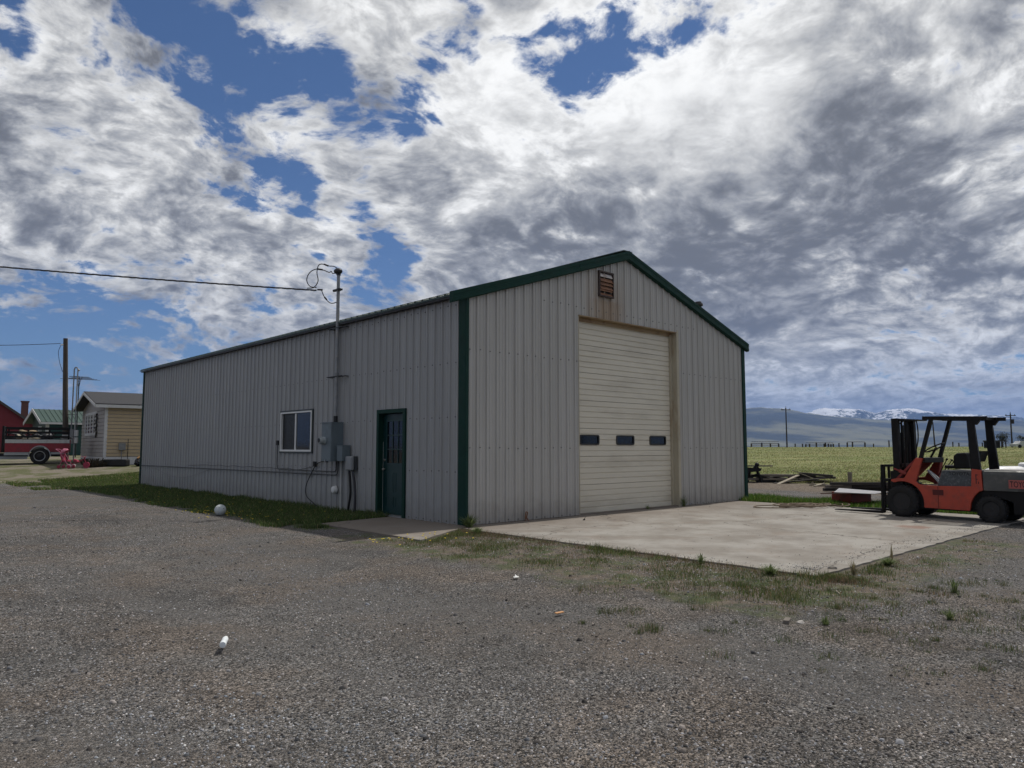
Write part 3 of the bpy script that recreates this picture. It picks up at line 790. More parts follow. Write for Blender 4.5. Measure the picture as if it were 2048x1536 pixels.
MB().box(.012, .018, ym + .03, WY1 - fr, WZ0 + fr, WZ1 - fr).build('pane', mat('screened_pane', (.012, .013, .014), .4, spec=.3), wi)
# stove pipe through the far slope of the roof
st = MB().lathe([(-.9, .085), (.22, .085), (.222, .12), (.245, .13), (.30, .115), (.302, .085), (.34, .08), (.341, .02)], (9.17, 1.0, roofz(9.17) + .72), 'z', 16)
st.box(9.25, 9.36, .99, 1.01, roofz(9.17) + .98, roofz(9.17) + 1.02)
st.build('flue_pipe', mat('sooty_flue', (.03, .028, .026), .6), shop, smooth=True)

# ------------------------------------------------------------------ haze
def add_haze():
    hm = bpy.data.materials.new('thin_air'); hm.use_nodes = True
    nt = hm.node_tree; nt.nodes.clear()
    o = nt.nodes.new('ShaderNodeOutputMaterial'); v = nt.nodes.new('ShaderNodeVolumePrincipled')
    v.inputs['Color'].default_value = (.24, .42, .88, 1); v.inputs['Density'].default_value = HAZE
    v.inputs['Anisotropy'].default_value = .1
    nt.links.new(v.outputs[0], o.inputs['Volume'])
    hz = MB().box(-25500, 25500, -25500, 25500, -30, 1150).build('haze', hm)
    tag(hz, kind='stuff')
HAZE = 0.000058

# ------------------------------------------------------------------ power service on the side wall
M_cable = mat('black_cable', (.012, .012, .013), .5)
M_pvc = mat('grey_conduit', (.20, .205, .21), .5, var=.12)
M_box = mat('blue_grey_enclosure', (.13, .165, .185), .45, var=.1, vscale=5, dirt=(.09, .11, .12), damt=.5)
mast = empty('service_mast', (-.13, 4.52, 0), label='tall galvanised power service mast pipe clamped up the side wall beside the window', cat='mast')
mb = MB().tube([(0, 0, 1.98), (0, 0, 5.42)], .038, 12)
mb.build('mast_pipe', mat('mast_pipe_steel', (.24, .25, .26), .5, metal=.3, var=.25, vscale=5, dirt=(.34, .33, .31), dscale=9, damt=.7), mast, smooth=True)
MB().tube([(0, 0, 2.0), (0, 0, 2.14)], .047, 12).build('coupling', M_dark, mast, smooth=True)
MB().tube([(0, 0, 3.05), (0, 0, 3.12)], .046, 12).build('coupling', M_pvc, mast, smooth=True)
for z_, w_ in ((3.05, .36), (4.17, .34)):
    mb = MB().box(-.052, -.038, -w_ * .9, w_, z_ - .025, z_ - .003).box(.042, .056, -w_ * .9, w_, z_ - .025, z_ - .003).box(-.052, .13, w_ - .02, w_ + .002, z_ - .024, z_ - .004)
    mb.box(.06, .128, -w_ * .9, -w_ * .9 + .03, z_ - .024, z_ - .004)
    mb.build('strut_bracket', M_dark, mast)
wh = MB().ball((-.02, -.01, 5.47), .095, 14, 8, (1.0, 1.25, .75)).tube([(0, 0, 5.38), (0, 0, 5.44)], .05, 12)
wh.build('weatherhead', mat('cast_weatherhead', (.05, .05, .052), .5, metal=.3), mast, smooth=True)
MB().box(-.05, .05, -.11, .10, 5.02, 5.06).tube([(0, .09, 5.04), (-.03, .17, 5.04)], .03, 8).build('insulator_clamp', M_dark, mast)
def smooth_path(pts, n=8):
    pts = [Vector(p) for p in pts]; out_ = []
    P_ = [pts[0] * 2 - pts[1]] + pts + [pts[-1] * 2 - pts[-2]]
    for i in range(1, len(P_) - 2):
        for k in range(n):
            u = k / n
            out_.append(.5 * ((2 * P_[i]) + (-P_[i - 1] + P_[i + 1]) * u + (2 * P_[i - 1] - 5 * P_[i] + 4 * P_[i + 1] - P_[i + 2]) * u * u + (-P_[i - 1] + 3 * P_[i] - 3 * P_[i + 1] + P_[i + 2]) * u ** 3))
    out_.append(pts[-1]); return out_
# drip loops: the view looks along (0.68, 0.73), so they spread along (-0.73, 0.68)
def lv(u, z, d=0): return (-.735 * u + .678 * d, .678 * u + .735 * d, z)
def leads(pts, r, nm='lead'):
    return MB().tube(smooth_path([lv(*p) for p in pts]), r, 6).build(nm, M_cable, mast, smooth=True)
leads([(.02, 5.50), (-.04, 5.53), (-.06, 5.46), (.02, 5.42)], .012)
leads([(-.02, 5.50), (.10, 5.585), (.24, 5.60), (.34, 5.64), (.46, 5.62), (.50, 5.45), (.47, 5.25), (.56, 5.10), (.72, 5.08)], .011)
leads([(.04, 5.46), (.13, 5.42), (.17, 5.47), (.22, 5.45), (.35, 5.50), (.50, 5.53), (.66, 5.45), (.73, 5.28), (.66, 5.13), (.50, 5.09)], .011)
leads([(.04, 5.40), (-.02, 5.2), (-.02, 4.86), (.02, 4.76), (.16, 4.73), (.26, 4.80), (.33, 4.90), (.38, 5.02)], .011)
for (a, b) in (((.24, 5.60), (.34, 5.64)), ((.37, 5.51), (.50, 5.53)), ((.26, 4.81), (.31, 4.87)), ((.36, 5.04), (.48, 5.045))):
    MB().tube([lv(*a), lv(*b)], .02, 8).build('splice_sleeve', M_cable, mast, smooth=True)
# the overhead drop: three twisted conductors sagging away to the left
def drop(name, p, q, sag, r, twist, label, turns=60, lines=3):
    p = Vector(p); q = Vector(q); mbs = []
    N = 260 if lines > 1 else 40
    ctr = []
    for i in range(N + 1):
        u = i / N; c = p.lerp(q, u); c.z -= sag * 4 * u * (1 - u); ctr.append(c)
    side = (q - p).cross(Vector((0, 0, 1))).normalized(); up = Vector((0, 0, 1))
    mb = MB()
    for k in range(lines):
        pts = []
        for i, c in enumerate(ctr):
            th = 2 * math.pi * (k / lines + turns * i / N) + .5 * math.sin(i * .21)
            pts.append(c + (side * math.cos(th) + up * math.sin(th)) * twist)
        mb.tube(pts, r, 5)
    o = mb.build(name, M_cable, smooth=True)
    for v_ in o.data.vertices: v_.co -= p
    o.location = p
    return tag(o, label, 'cable')
drop('service_drop_cable', (-.45, 4.95, 5.05), (-13.6, 15.4, 6.35), .12, .0085, .012, 'twisted black overhead cable sagging in from the left to the mast top', 26)
# ------------------------------------------------------------------ boxes and conduits on the side wall
pn = empty('meter_cabinet', (-.03, 4.62, 1.12), label='tall blue grey meter cabinet with a round glass meter under the mast', cat='meter box')
MB().box(-.30, 0, -.28, .16, 0, .86).build('cabinet', M_box, pn, bevel=.008)
MB().box(-.306, -.301, -.265, .145, .52, .85).box(-.306, -.301, -.265, .145, .01, .50).build('cover', M_box, pn, bevel=.003)
MB().box(-.315, .0, -.29, .17, .861, .875).build('rain_lip', M_box, pn)
mt = MB().lathe([(-.005, .095), (-.03, .095), (-.034, .080), (-.115, .078), (-.135, .066), (-.14, .03)], (-.30, .02, .46), 'x', 24)
mt.build('meter', mat('clear_meter_dome', (.30, .33, .34), .12, var=.1), pn, smooth=True)
MB().lathe([(0, .05), (-.004, .05)], (-.441, .02, .47), 'x', 20).build('dial', M_dark, pn)
MB().box(-.33, -.30, -.07, -.04, -.012, .04).build('hasp', M_galv, pn)
b2 = empty('breaker_box', (-.03, 4.14, 1.13), label='small blue grey breaker box between the meter cabinet and the phone box', cat='electrical box')
MB().box(-.20, 0, -.12, .12, 0, .34).build('box', M_box, b2, bevel=.006)
MB().box(-.21, .0, -.125, .125, .341, .352).box(-.206, -.201, -.11, .11, .02, .33).build('cover', M_box, b2)
b3 = empty('phone_box', (-.03, 3.86, .92), label='pale grey rounded phone box with two dark cables dropping from it', cat='electrical box')
MB().box(-.06, 0, -.15, .15, .0, .32).build('back_plate', mat('phone_box_back', (.05, .055, .06), .5), b3)
MB().box(-.15, -.061, -.13, .13, .01, .32).build('cover', mat('pale_grey_plastic', (.25, .26, .27), .5), b3, bevel=.03)
def wallwire(name, pts, r, m, label, cat, sm_=True, n=6):
    pp = smooth_path(pts, 6) if sm_ else [Vector(p) for p in pts]
    o = MB().tube(pp, r, 8).build(name, m, smooth=True)
    return tag(o, label, cat)
X1 = -.045
wallwire('phone_cable', [(-.10, 3.93, .93), (-.09, 3.90, .66), (-.07, 3.92, .39), (-.06, 4.00, .15), (-.06, 4.05, -.02)], .026, M_cable, 'thick black cable curving down from the phone box, nearer the meter cabinet', 'cable')
wallwire('phone_cable', [(-.10, 3.80, .93), (-.09, 3.73, .70), (-.08, 3.70, .40), (-.07, 3.72, .15), (-.06, 3.74, -.02)], .027, mat('charcoal_conduit', (.035, .035, .042), .55), 'charcoal flexible conduit curving down from the phone box, nearer the door', 'conduit')
wallwire('ground_conduit', [(-.07, 4.34, 1.13), (-.07, 4.34, .2), (-.07, 4.34, -.02)], .014, mat('pale_pvc', (.50, .50, .48), .5), 'thin pale grey conduit running straight down from the cabinets into the grass', 'conduit')
wallwire('low_conduit', [(X1, 18.9, .78), (X1, 12.4, .79), (X1, 4.62, .81)] + [(X1 - .02, 4.52, .84), (X1 - .03, 4.47, .92), (X1 - .03, 4.46, 1.13)], .014, mat('grimy_conduit', (.075, .078, .08), .6), 'long thin conduit running low along the whole side wall to the meter cabinet', 'conduit', False)
wallwire('window_conduit', [(X1, 7.62, 1.50), (X1, 7.62, .98), (X1, 7.58, .90), (X1, 7.50, .875), (X1, 4.66, .885), (X1 - .02, 4.58, .92), (X1 - .03, 4.55, 1.13)], .013, mat('grimy_conduit', (.075, .078, .08), .6), 'thin bent conduit dropping beside the window and running to the meter cabinet', 'conduit', False)
MB_ = MB().box(-.07, -.028, -.045, .045, -.06, .06)
o = MB_.build('outlet_box', M_dark, loc=(0, 7.62, 1.55)); tag(o, 'little dark outlet box at the left edge of the window', 'electrical box')
o = MB().box(-.08, -.028, -.05, .05, -.06, .06).box(-.085, -.08, -.04, .04, -.05, .05).build('outlet_box', M_dark, loc=(0, 5.60, 1.04)); tag(o, 'little dark outlet box below the window where the loose black wire starts', 'electrical box')
wallwire('loose_wire', [(-.07, 4.95, 1.10), (-.06, 5.25, 1.10), (-.07, 5.50, 1.02), (-.06, 5.80, .76), (-.07, 5.98, .50), (-.08, 5.92, .28), (-.10, 5.50, .12), (-.12, 5.00, -.02)], .011, M_cable, 'loose black wire looping down the wall from the meter cabinet to the grass', 'cable')
wallwire('tacked_wire', [(X1, 14, .86), (X1, 12.6, .90)] + [(X1, y_, .90 + (.012 if i % 2 else -.012)) for i, y_ in enumerate(np.arange(12.0, 6.0, -.55))] + [(X1, 5.70, .97)], .006, M_cable, 'thin black wire tacked loosely along the side wall above the long conduit', 'cable')
wallwire('tacked_wire', [(X1, 17.4, .72), (X1, 15.8, .50), (X1, 14.4, .46), (X1, 13.2, .60), (X1, 12.2, .78)], .005, M_pvc, 'faint grey wire drooping below the long conduit near the far corner', 'cable')
o = MB().lathe([(-.002, .085), (-.05, .085), (-.085, .07), (-.10, .03)], (0, 0, 0), 'x', 20).build('vent_cap', M_white, smooth=True, loc=(-.03, 4.62, .48)); tag(o, 'round white plastic vent cap low on the side wall under the meter cabinet', 'vent cap')
o = MB().tube(smooth_path([(-.035, 0, 0), (-.03, -.01, .13), (-.01, 0, .17), (.02, -.01, .15), (.03, .03, .05), (.07, .0, .0)], 5), .011, 6).build('rebar_loop', M_rust, smooth=True, loc=(1.42, -.10, .024)); tag(o, 'small bent rusty rod standing against the front wall near the corner', 'rod')
o = MB().box(-.012, .012, -.012, .012, 0, .02).add([(-.05, 0, 0), (.04, .03, 0), (.03, -.02, .07)], [(0, 1, 2)]).build('metal_scrap', M_dark, loc=(2.35, -.75, .022)); tag(o, 'tiny dark metal scrap lying on the pad before the wall', 'scrap')

# ------------------------------------------------------------------ forklift (local: +y forward, -x the side we see)
M_or = mat('orange_machine_paint', (.42, .055, .028), .5, var=.14, vscale=7, dirt=(.20, .05, .035), dscale=5, damt=.6)
M_or2 = mat('red_inner_paint', (.22, .022, .018), .6, var=.2)
M_blk = mat('black_machine_paint', (.006, .006, .007), .55, var=.25, dirt=(.014, .012, .011), dscale=6, spec=.25)
M_gry = mat('grey_machine_paint', (.075, .078, .076), .55, var=.12, dirt=(.16, .15, .14), dscale=5)
M_cwt = mat('pale_top_paint', (.24, .235, .225), .6, var=.12, dirt=(.2, .19, .18), dscale=6)  # paler grey for the hood lid and counterweight top
M_slate = mat('scuffed_slate_paint', (.055, .065, .075), .55, var=.2, dirt=(.20, .21, .22), dscale=22, damt=.5)
M_tyre = mat('dusty_tyre', (.010, .010, .011), .85, var=.3, vscale=20, dirt=(.024, .022, .020), dscale=8, damt=.7)
M_rim = mat('dark_rim', (.012, .012, .014), .6, var=.3, dirt=(.03, .022, .02), dscale=12)
fk = empty('forklift', (8.20, -4.71, .022), R(-5), 'orange and grey forklift with its forks down parked on the concrete pad', 'forklift')
def V2(l, a, z): return (-l, a, z)
# side plates with both wheel arches cut out
def arc(ca, cz, r_, a0, a1, n=10): return [(ca + r_ * math.cos(R(a0 + (a1 - a0) * i / n)), cz + r_ * math.sin(R(a0 + (a1 - a0) * i / n))) for i in range(n + 1)]
side = [(.21, .72), (.20, .75), (.10, .775), (-.06, .785), (-.31, 1.20), (-.43, 1.19), (-.28, .72), (-.34, .665), (-.70, .65), (-1.30, .665), (-1.32, 1.0), (-1.48, .98), (-1.50, .60)] \
     + [(-1.42, .565), (-1.335, .47), (-1.285, .36), (-1.265, .25)] + [(-1.25, .20), (-.44, .21)] + arc(-.01, .30, .42, 190, 68, 12)
for s_ in (-1, 1):
    x0, x1 = sorted((s_ * .44, s_ * .50))
    MB().prism([(a, z) for a, z in side], x0, x1, 'x').build('side_panel', M_or, fk, bevel=.006)
MB().box(-.505, -.5015, -.80, -.60, .47, .575).build('step_slot', mat('step_recess_shade', (.09, .012, .012), .7), fk)  # dark plate on the panel, shade of the step slot painted in
MB().box(-.503, -.5012, -.705, -.698, .22, .64).build('panel_seam', M_blk, fk)
MB().box(-.44, .44, -1.45, -.30, .18, .60).box(-.40, .40, -.30, .20, .22, .55).build('chassis', M_blk, fk)
MB().box(-.44, .44, -.75, -.30, .60, .655).build('floor_plate', mat('worn_floor_plate', (.16, .10, .09), .5, metal=.3, dirt=(.3, .29, .28), dscale=9, damt=.7), fk)
mb = MB().prism([(.14, .70), (.20, .70), (-.27, 1.19), (-.33, 1.19)], -.44, .44, 'x'); mb.build('cowl', M_or2, fk)
MB().box(-.44, .44, -.46, -.30, 1.10, 1.205).build('dashboard', M_blk, fk, bevel=.01)
MB().prism([(-.36, .66), (-.30, .66), (-.40, 1.10), (-.44, 1.10)], .30, .44, 'x').build('kick_panel', M_or2, fk)
MB().beam((-.2, -.40, .95), (-.2, -.62, .70), .05, .03).beam((-.05, -.38, .92), (-.05, -.60, .72), .05, .03).box(-.25, -.15, -.66, -.6, .69, .71).build('pedal', M_galv, fk)
# steering wheel
sw = empty('steering_wheel', V2(.05, -.50, 1.405)); sw.parent = fk; sw.rotation_euler = (R(-27), 0, 0)
rim = [(math.cos(t_) * .20, math.sin(t_) * .20, 0) for t_ in np.linspace(0, 2 * math.pi, 33)]
MB().tube(rim, .013, 8, cap=False).build('rim', M_blk, sw, smooth=True)
mb = MB()
for a_ in (90, 210, 330): mb.tube([(0, 0, -.03), (math.cos(R(a_)) * .19, math.sin(R(a_)) * .19, 0)], .010, 6)
mb.lathe([(-.05, .035), (-.01, .03)], (0, 0, 0), 'z', 12).build('spokes', M_blk, sw, smooth=True)
MB().tube([V2(.05, -.50, 1.37), V2(.05, -.36, 1.12)], .022, 8).build('steering_column', M_blk, fk, smooth=True)
for l_, a0_, z0_, a1_, z1_ in ((-.08, -.46, .78, -.66, 1.17), (-.16, -.56, .92, -.72, 1.15), (-.24, -.58, .92, -.73, 1.12)):
    lvr = MB().tube([V2(l_, a0_, z0_), V2(l_, a1_, z1_)], .009, 6).ball(V2(l_, a1_, z1_), .024, 8, 6); lvr.build('lever', M_blk, fk, smooth=True)
# seat box and seat
for a_, b_ in ((-.46, -.435), (.435, .46)): MB().prism([(-.68, .655), (-.77, .945), (-1.30, .945), (-1.30, .655)], a_, b_, 'x').build('hood_side_panel', M_slate, fk)
MB().prism([(-.70, .60), (-.78, .95), (-1.32, .95), (-1.32, .60)], -.434, .434, 'x').build('engine_hood', M_slate, fk)
MB().box(-.46, .44, -1.31, -.775, .951, .965).build('hood_lid', M_cwt, fk)
st_ = MB().box(-.23, .23, -1.18, -.72, .99, 1.06); st_.build('seat_cushion', M_blk, fk, bevel=.03)
MB().prism([(-.90, .98), (-.90, 1.24), (-.97, 1.30), (-1.14, 1.31), (-1.20, 1.0)], -.24, .24, 'x').build('seat_backrest', M_blk, fk, bevel=.03)
MB().prism([(-1.25, 1.15), (-1.29, 1.34), (-1.37, 1.34), (-1.29, 1.13)], -.10, .26, 'x').build('air_cleaner', M_blk, fk)
# overhead guard
mb = MB()
for l_ in (-.46, .46): mb.beam(V2(l_, -.46, 2.0), V2(l_, -1.62, 1.965), .05, .07)
mb.beam(V2(-.46, -.50, 2.0), V2(.46, -.50, 2.0), .07, .06).beam(V2(-.46, -1.40, 1.975), V2(.46, -1.40, 1.975), .08, .05)
for k in range(7):
    l_ = -.36 + k * .12; mb.beam(V2(l_, -.5, 2.0), V2(l_, -1.40, 1.975), .03, .045)
mb.build('guard_roof', M_blk, fk)
for l_ in (-.44, .44):
    MB().beam(V2(l_, -.61, 1.97), V2(l_, -.38, 1.19), .06, .075, (1, 0, 0)).build('front_pillar', M_blk, fk)
    mb = MB().prism([(-1.265, 1.95), (-1.385, 1.95), (-1.47, .97), (-1.30, .97)], -l_ - .03, -l_ + .03, 'x'); mb.build('rear_pillar', M_blk, fk)
    mb = MB().prism([(-1.36, 1.97), (-1.36, 1.86), (-1.43, 1.84), (-1.50, 1.93), (-1.47, 1.985)], -l_ - .036, -l_ + .036, 'x'); mb.build('lifting_eye', M_blk, fk)
# counterweight: rounded slab over a dark lower block
mb = MB()
def cwring(z, ins, x_, back):
    pts = [(-x_ + ins, -1.515), (-x_ + ins, back + .28), (-x_ + ins + .10, back + .10), (-x_ + ins + .28, back + ins)]
    return pts + [(-a, b) for a, b in reversed(pts)]
lv_ = [(.60, 0, .50, -2.34), (.64, -.005, .50, -2.36), (.90, -.004, .50, -2.36), (.955, .01, .50, -2.35), (.975, .04, .50, -2.33)]
rg = [[(a, b, z) for a, b in cwring(z, i_, x_, bk)] for z, i_, x_, bk in lv_]
n_ = len(rg[0]); mb.v = [p_ for r_ in rg for p_ in r_]
for i in range(len(rg) - 1):
    for k in range(n_): mb.f.append((i * n_ + k, (i + 1) * n_ + k, (i + 1) * n_ + (k + 1) % n_, i * n_ + (k + 1) % n_))
mb.f.append(tuple(range(n_))); mb.f.append(tuple((len(rg) - 1) * n_ + k for k in reversed(range(n_))))
mb.build('counterweight', M_gry, fk)
mb = MB(); mb.prism([(a * .93, b) for a, b in cwring(0, .04, .5, -2.32)], .976, .986, 'z'); mb.build('counterweight_top', M_cwt, fk)
MB().prism([(-1.51, .599), (-2.33, .599), (-2.30, .30), (-2.10, .18), (-1.98, .18), (-1.98, .40), (-1.6, .52)], -.46, .46, 'x').build('lower_counterweight', M_blk, fk)
MB().box(-.44, .44, -1.60, -1.24, .20, .60).build('rear_axle_housing', M_blk, fk)
pk = mat('faded_red_decal', (.40, .10, .085), .6, var=.1)
MB().box(-.509, -.5062, -2.27, -1.935, .655, .81).build('decal', pk, fk)
blt = mat('decal_black', (.02, .012, .014), .6)
# text faces the left side: its x axis runs to the rear
def sidetext(body, size, l_, a_, z_, sx=1.0, m_=blt):
    M_ = Matrix(((0, 0, -1, -l_), (-1, 0, 0, a_), (0, 1, 0, z_), (0, 0, 0, 1)))
    return text_mesh('lettering', body, size, m_, fk, M_, .001, sx)
sidetext('TOYOTA', .155, .5095, -1.955, .680, .62)
sidetext('TOYOTA', .085, .462, -.90, .872, 1.05, mat('faded_black_print', (.012, .012, .014), .6))
MB().box(-.503, -.501, -1.40, -1.385, .72, .90).box(-.503, -.501, -1.425, -1.40, .88, .895).box(-.503, -.501, -1.425, -1.40, .80, .812).box(-.503, -.501, -1.44, -1.425, .72, .76).build('worn_marking', blt, fk)
# wheels
def wheel(name, ca, r_, w_, l_, sgn):
    wl_ = empty(name, V2(l_, ca, r_)); wl_.parent = fk
    h_ = w_ / 2
    prof = [(-h_ * .8, r_ * .55), (-h_ * .98, r_ * .62), (-h_, r_ * .84), (-h_ * .9, r_ * .95), (-h_ * .7, r_), (h_ * .7, r_), (h_ * .9, r_ * .95), (h_, r_ * .84), (h_ * .98, r_ * .62), (h_ * .8, r_ * .55)]
    MB().lathe(prof, (0, 0, 0), 'x', 36, cap=False).build('tyre', M_tyre, wl_, smooth=True)
    mb = MB()
    for k in range(26):                # lugs
        t_ = 2 * math.pi * k / 26
        for s2 in (-1, 1):
            tt = t_ + (s2 > 0) * math.pi / 26
            c_ = Vector((s2 * h_ * .5, math.cos(tt) * (r_ + .004), math.sin(tt) * (r_ + .004)))
            d_ = Vector((h_ * .42, 0, 0)); tg = Vector((0, -math.sin(tt), math.cos(tt)))
            mb.beam(c_ - d_ - tg * .012 * s2, c_ + d_ + tg * .012 * s2, .030, .016, (0, math.cos(tt), math.sin(tt)))
    tag(mb.build('tread_lugs', M_tyre, wl_), kind='stuff')
    mb = MB().lathe([(-h_ * .79, r_ * .56), (-h_ * .84, r_ * .53), (-h_ * .5, r_ * .47), (-h_ * .42, r_ * .26), (-h_ * .75, r_ * .20), (-h_ * .82, r_ * .14), (h_ * .5, r_ * .14), (h_ * .5, r_ * .5)], (0, 0, 0), 'x', 28)
    for k in range(6):
        t_ = 2 * math.pi * k / 6; mb.lathe([(-h_ * .42 - .03, .012), (-h_ * .42, .012)], (0, math.cos(t_) * r_ * .33, math.sin(t_) * r_ * .33), 'x', 8)
    mb.build('rim', M_rim, wl_, smooth=True)
    if sgn < 0: wl_.rotation_euler = (0, 0, math.pi)
for s_ in (1, -1): wheel('front_wheel', -.01, .315, .20, s_ * .46, s_)
for s_ in (1, -1): wheel('rear_wheel', -1.62, .25, .17, s_ * .43, s_)
# mast and carriage
for l_ in (-.33, .38):
    s_ = .05
    MB().beam(V2(l_, .10, .10), V2(l_, .12, 2.01), .13 if l_ > 0 else .14, .10, (1, 0, 0)).build('mast_rail', M_blk, fk)
    MB().beam(V2(l_ * .78, .17, .10), V2(l_ * .78, .18, 1.99), .10, .05, (1, 0, 0)).build('inner_mast_rail', M_blk, fk)
for y0_, y1_, z0_, z1_ in ((.04, .12, 1.95, 2.01), (.04, .12, .16, .24), (.02, .08, 1.0, 1.08)): MB().box(-.38, .33, y0_, y1_, z0_, z1_).build('mast_crossbar', M_blk, fk)
MB().box(-.30, .30, -.22, .16, 1.965, 1.99).build('hose_tray', M_blk, fk)
for l_ in (.16, -.14): MB().tube([V2(l_, .10, .15), V2(l_, .10, 1.72)], .036, 10).tube([V2(l_, .10, 1.72), V2(l_, .10, 1.92)], .02, 8).build('lift_cylinder', M_blk, fk, smooth=True)
MB().tube([V2(.02, .14, .4), V2(.02, .15, 1.88)], .014, 6).tube([V2(-.02, .14, .4), V2(-.02, .15, 1.88)], .014, 6).build('lift_chain', M_dark, fk)
MB().tube([V2(.44, .16, .97), V2(.44, .05, .93)], .017, 8).tube([V2(.44, .05, .93), V2(.44, -.08, .87)], .036, 8).build('tilt_cylinder', M_or2, fk, smooth=True)
mb = MB()
for l_ in (-.45, .35): mb.box(-l_ - .035, -l_ + .035, .40, .47, .14, 1.05)
mb.box(-.385, .485, .30, .40, .36, .42).box(-.385, .485, .30, .40, .70, .76).box(-.385, .485, .40, .46, 1.0, 1.05)
for l_ in (-.16, .10): mb.box(-l_ - .02, -l_ + .02, .41, .45, .45, 1.0)
mb.build('carriage', M_blk, fk)
for l_ in (-.40, .32): MB().box(-l_ - .03, -l_ + .03, .19, .28, .30, .92).build('carriage_bracket', M_blk, fk)
for l_ in (.22, .26, -.2):
    MB().tube(smooth_path([V2(l_, .10, 1.90), V2(l_, -.04, 1.98), V2(l_ * 1.1, -.06, 1.6), V2(l_ * 1.1, .02, 1.2), V2(l_, .0, .8)], 6), .012, 6).build('hydraulic_hose', M_blk, fk, smooth=True)
for l_ in (-.36, .34):
    mb = MB().prism([(.475, .80), (.435, .80), (.435, .05), (.46, .03), (1.50, .035), (1.52, .045), (1.50, .055), (.50, .085), (.475, .11)], -l_ - .055, -l_ + .055, 'x')
    mb.build('fork', M_blk, fk)

# ------------------------------------------------------------------ objects beyond the yard, left
def cam_frame(name, x, y, up=0, extra=0, **kw):
    """things that stand across the view: local x runs to the right, y away"""
    return empty(name, G3(x, y, up), -YAW + extra, **kw)
M_red = mat('truck_red_paint', (.22, .010, .020), .35, var=.15, dirt=(.07, .02, .02), dscale=4)
M_tw = mat('truck_white_paint', (.45, .46, .46), .4, var=.1, dirt=(.25, .24, .22), dscale=5)
M_trim = mat('dull_chrome', (.30, .31, .32), .4, metal=.5)
tk = cam_frame('pickup_truck', -.74, 33.02, extra=R(31), label='old red and white pickup truck with black stake rack full of junk behind the shop', cat='truck')
def archpoly(x0, x1, z0, z1, cx, cz, r_):
    pts = [(x0, z0), (x0, z1), (x1, z1), (x1, z0)]
    pts += [(cx + r_ * math.cos(t_), cz + r_ * math.sin(t_)) for t_ in np.linspace(0.0, math.pi, 14) if cz + r_ * math.sin(t_) > z0 - 1e-6]
    return pts
for y_ in (0, 1.85):
    MB().prism(archpoly(-1.70, 1.46, .62, 1.06, 0, .38, .52), y_, y_ + .05, 'y').build('bed_side', M_red, tk)
    MB().box(-1.70, 1.46, y_ - .012, y_ + .06, 1.062, 1.24).build('bed_rail_stripe', M_tw, tk)
    MB().box(-1.72, -.56, y_ - .012, y_ + .05, .46, .60).box(.56, 1.20, y_ - .012, y_ + .05, .50, .60).build('rocker_trim', M_trim, tk)
mb = MB()
for a_, b_ in zip(np.linspace(0, math.pi, 15)[:-1], np.linspace(0, math.pi, 15)[1:]):
    mb.beam((.54 * math.cos(a_), -.02, .38 + .54 * math.sin(a_)), (.54 * math.cos(b_), -.02, .38 + .54 * math.sin(b_)), .05, .04, (0, 1, 0))
mb.build('arch_trim', M_trim, tk)
MB().box(-1.66, 1.44, .06, 1.84, .62, .72).build('bed_floor', M_dark, tk)
MB().box(-3.9, 1.3, .45, 1.4, .38, .56).build('chassis', M_dark, tk)
MB().box(1.47, 1.52, .05, 1.85, .62, 1.24).build('tailgate', M_red, tk)
MB().box(-1.86, -1.76, -.02, 1.9, .60, 1.90).build('headboard', M_blk, tk)
MB().box(-3.1, -.60, .25, .35, .26, .40).build('step_bar', M_trim, tk)
for x_ in (-1.66, -.62, .42, 1.40):
    for y_ in (.02, 1.83): MB().box(x_ - .035, x_ + .035, y_, y_ + .05, 1.20, 1.86).build('stake_post', M_blk, tk)
for y_ in (-.005, 1.855):
    for z_ in (1.33, 1.55, 1.76): MB().box(-1.72, 1.46, y_, y_ + .024, z_, z_ + .10).build('stake_rail', M_blk, tk)
MB().box(1.42, 1.45, .05, 1.85, 1.3, 1.86).build('stake_gate', M_blk, tk)
jc = [(.40, .36, .28), (.30, .22, .14), (.42, .42, .42), (.06, .06, .07), (.10, .10, .11)]
for k in range(26):
    c_ = jc[random.choice([0, 1, 2, 2, 3, 3, 4, 4, 4])]
    x_ = random.uniform(-1.5, 1.3); mb = MB()
    mb.ball((0, 0, 0), random.uniform(.08, .20), 7, 5, (random.uniform(.8, 2.2), 1, random.uniform(.3, .9)), .25)
    o = mb.build('junk_bundle', mat('junk_%d' % jc.index(c_), c_, .7), loc=None); o.parent = tk; o.location = (x_, random.uniform(.2, .5) if k < 18 else random.uniform(.6, 1.6), random.uniform(1.18, 1.62))
def road_wheel(cx, cy, r_, w_, parent, ring=True):
    wl_ = empty('wheel', (cx, cy, r_)); wl_.parent = parent
    MB().lathe([(-w_ / 2, r_ * .60), (-w_ / 2, r_ * .9), (-w_ * .36, r_), (w_ * .36, r_), (w_ / 2, r_ * .9), (w_ / 2, r_ * .6)], (0, 0, 0), 'y', 28, cap=False).build('tyre', M_tyre, wl_, smooth=True)
    MB().lathe([(-w_ * .48, r_ * .64), (-w_ * .52, r_ * .60), (-w_ * .50, r_ * .55), (-w_ * .1, r_ * .52)], (0, 0, 0), 'y', 24, cap=False).build('rim', M_trim, wl_, smooth=True)
    MB().lathe([(-w_ * .45, r_ * .12), (-w_ * .3, r_ * .2), (-w_ * .1, r_ * .56)], (0, 0, 0), 'y', 18).build('hub', M_dark, wl_, smooth=True)
for ch in tk.children:
    if ch.type == 'MESH':
        if ch.name.startswith('junk'): ch.location.x *= .865
        else:
            for v_ in ch.data.vertices: v_.co.x *= .865
for x_ in (0, -3.35):
    road_wheel(x_, .14, .41, .24, tk); road_wheel(x_, 1.76, .41, .24, tk)
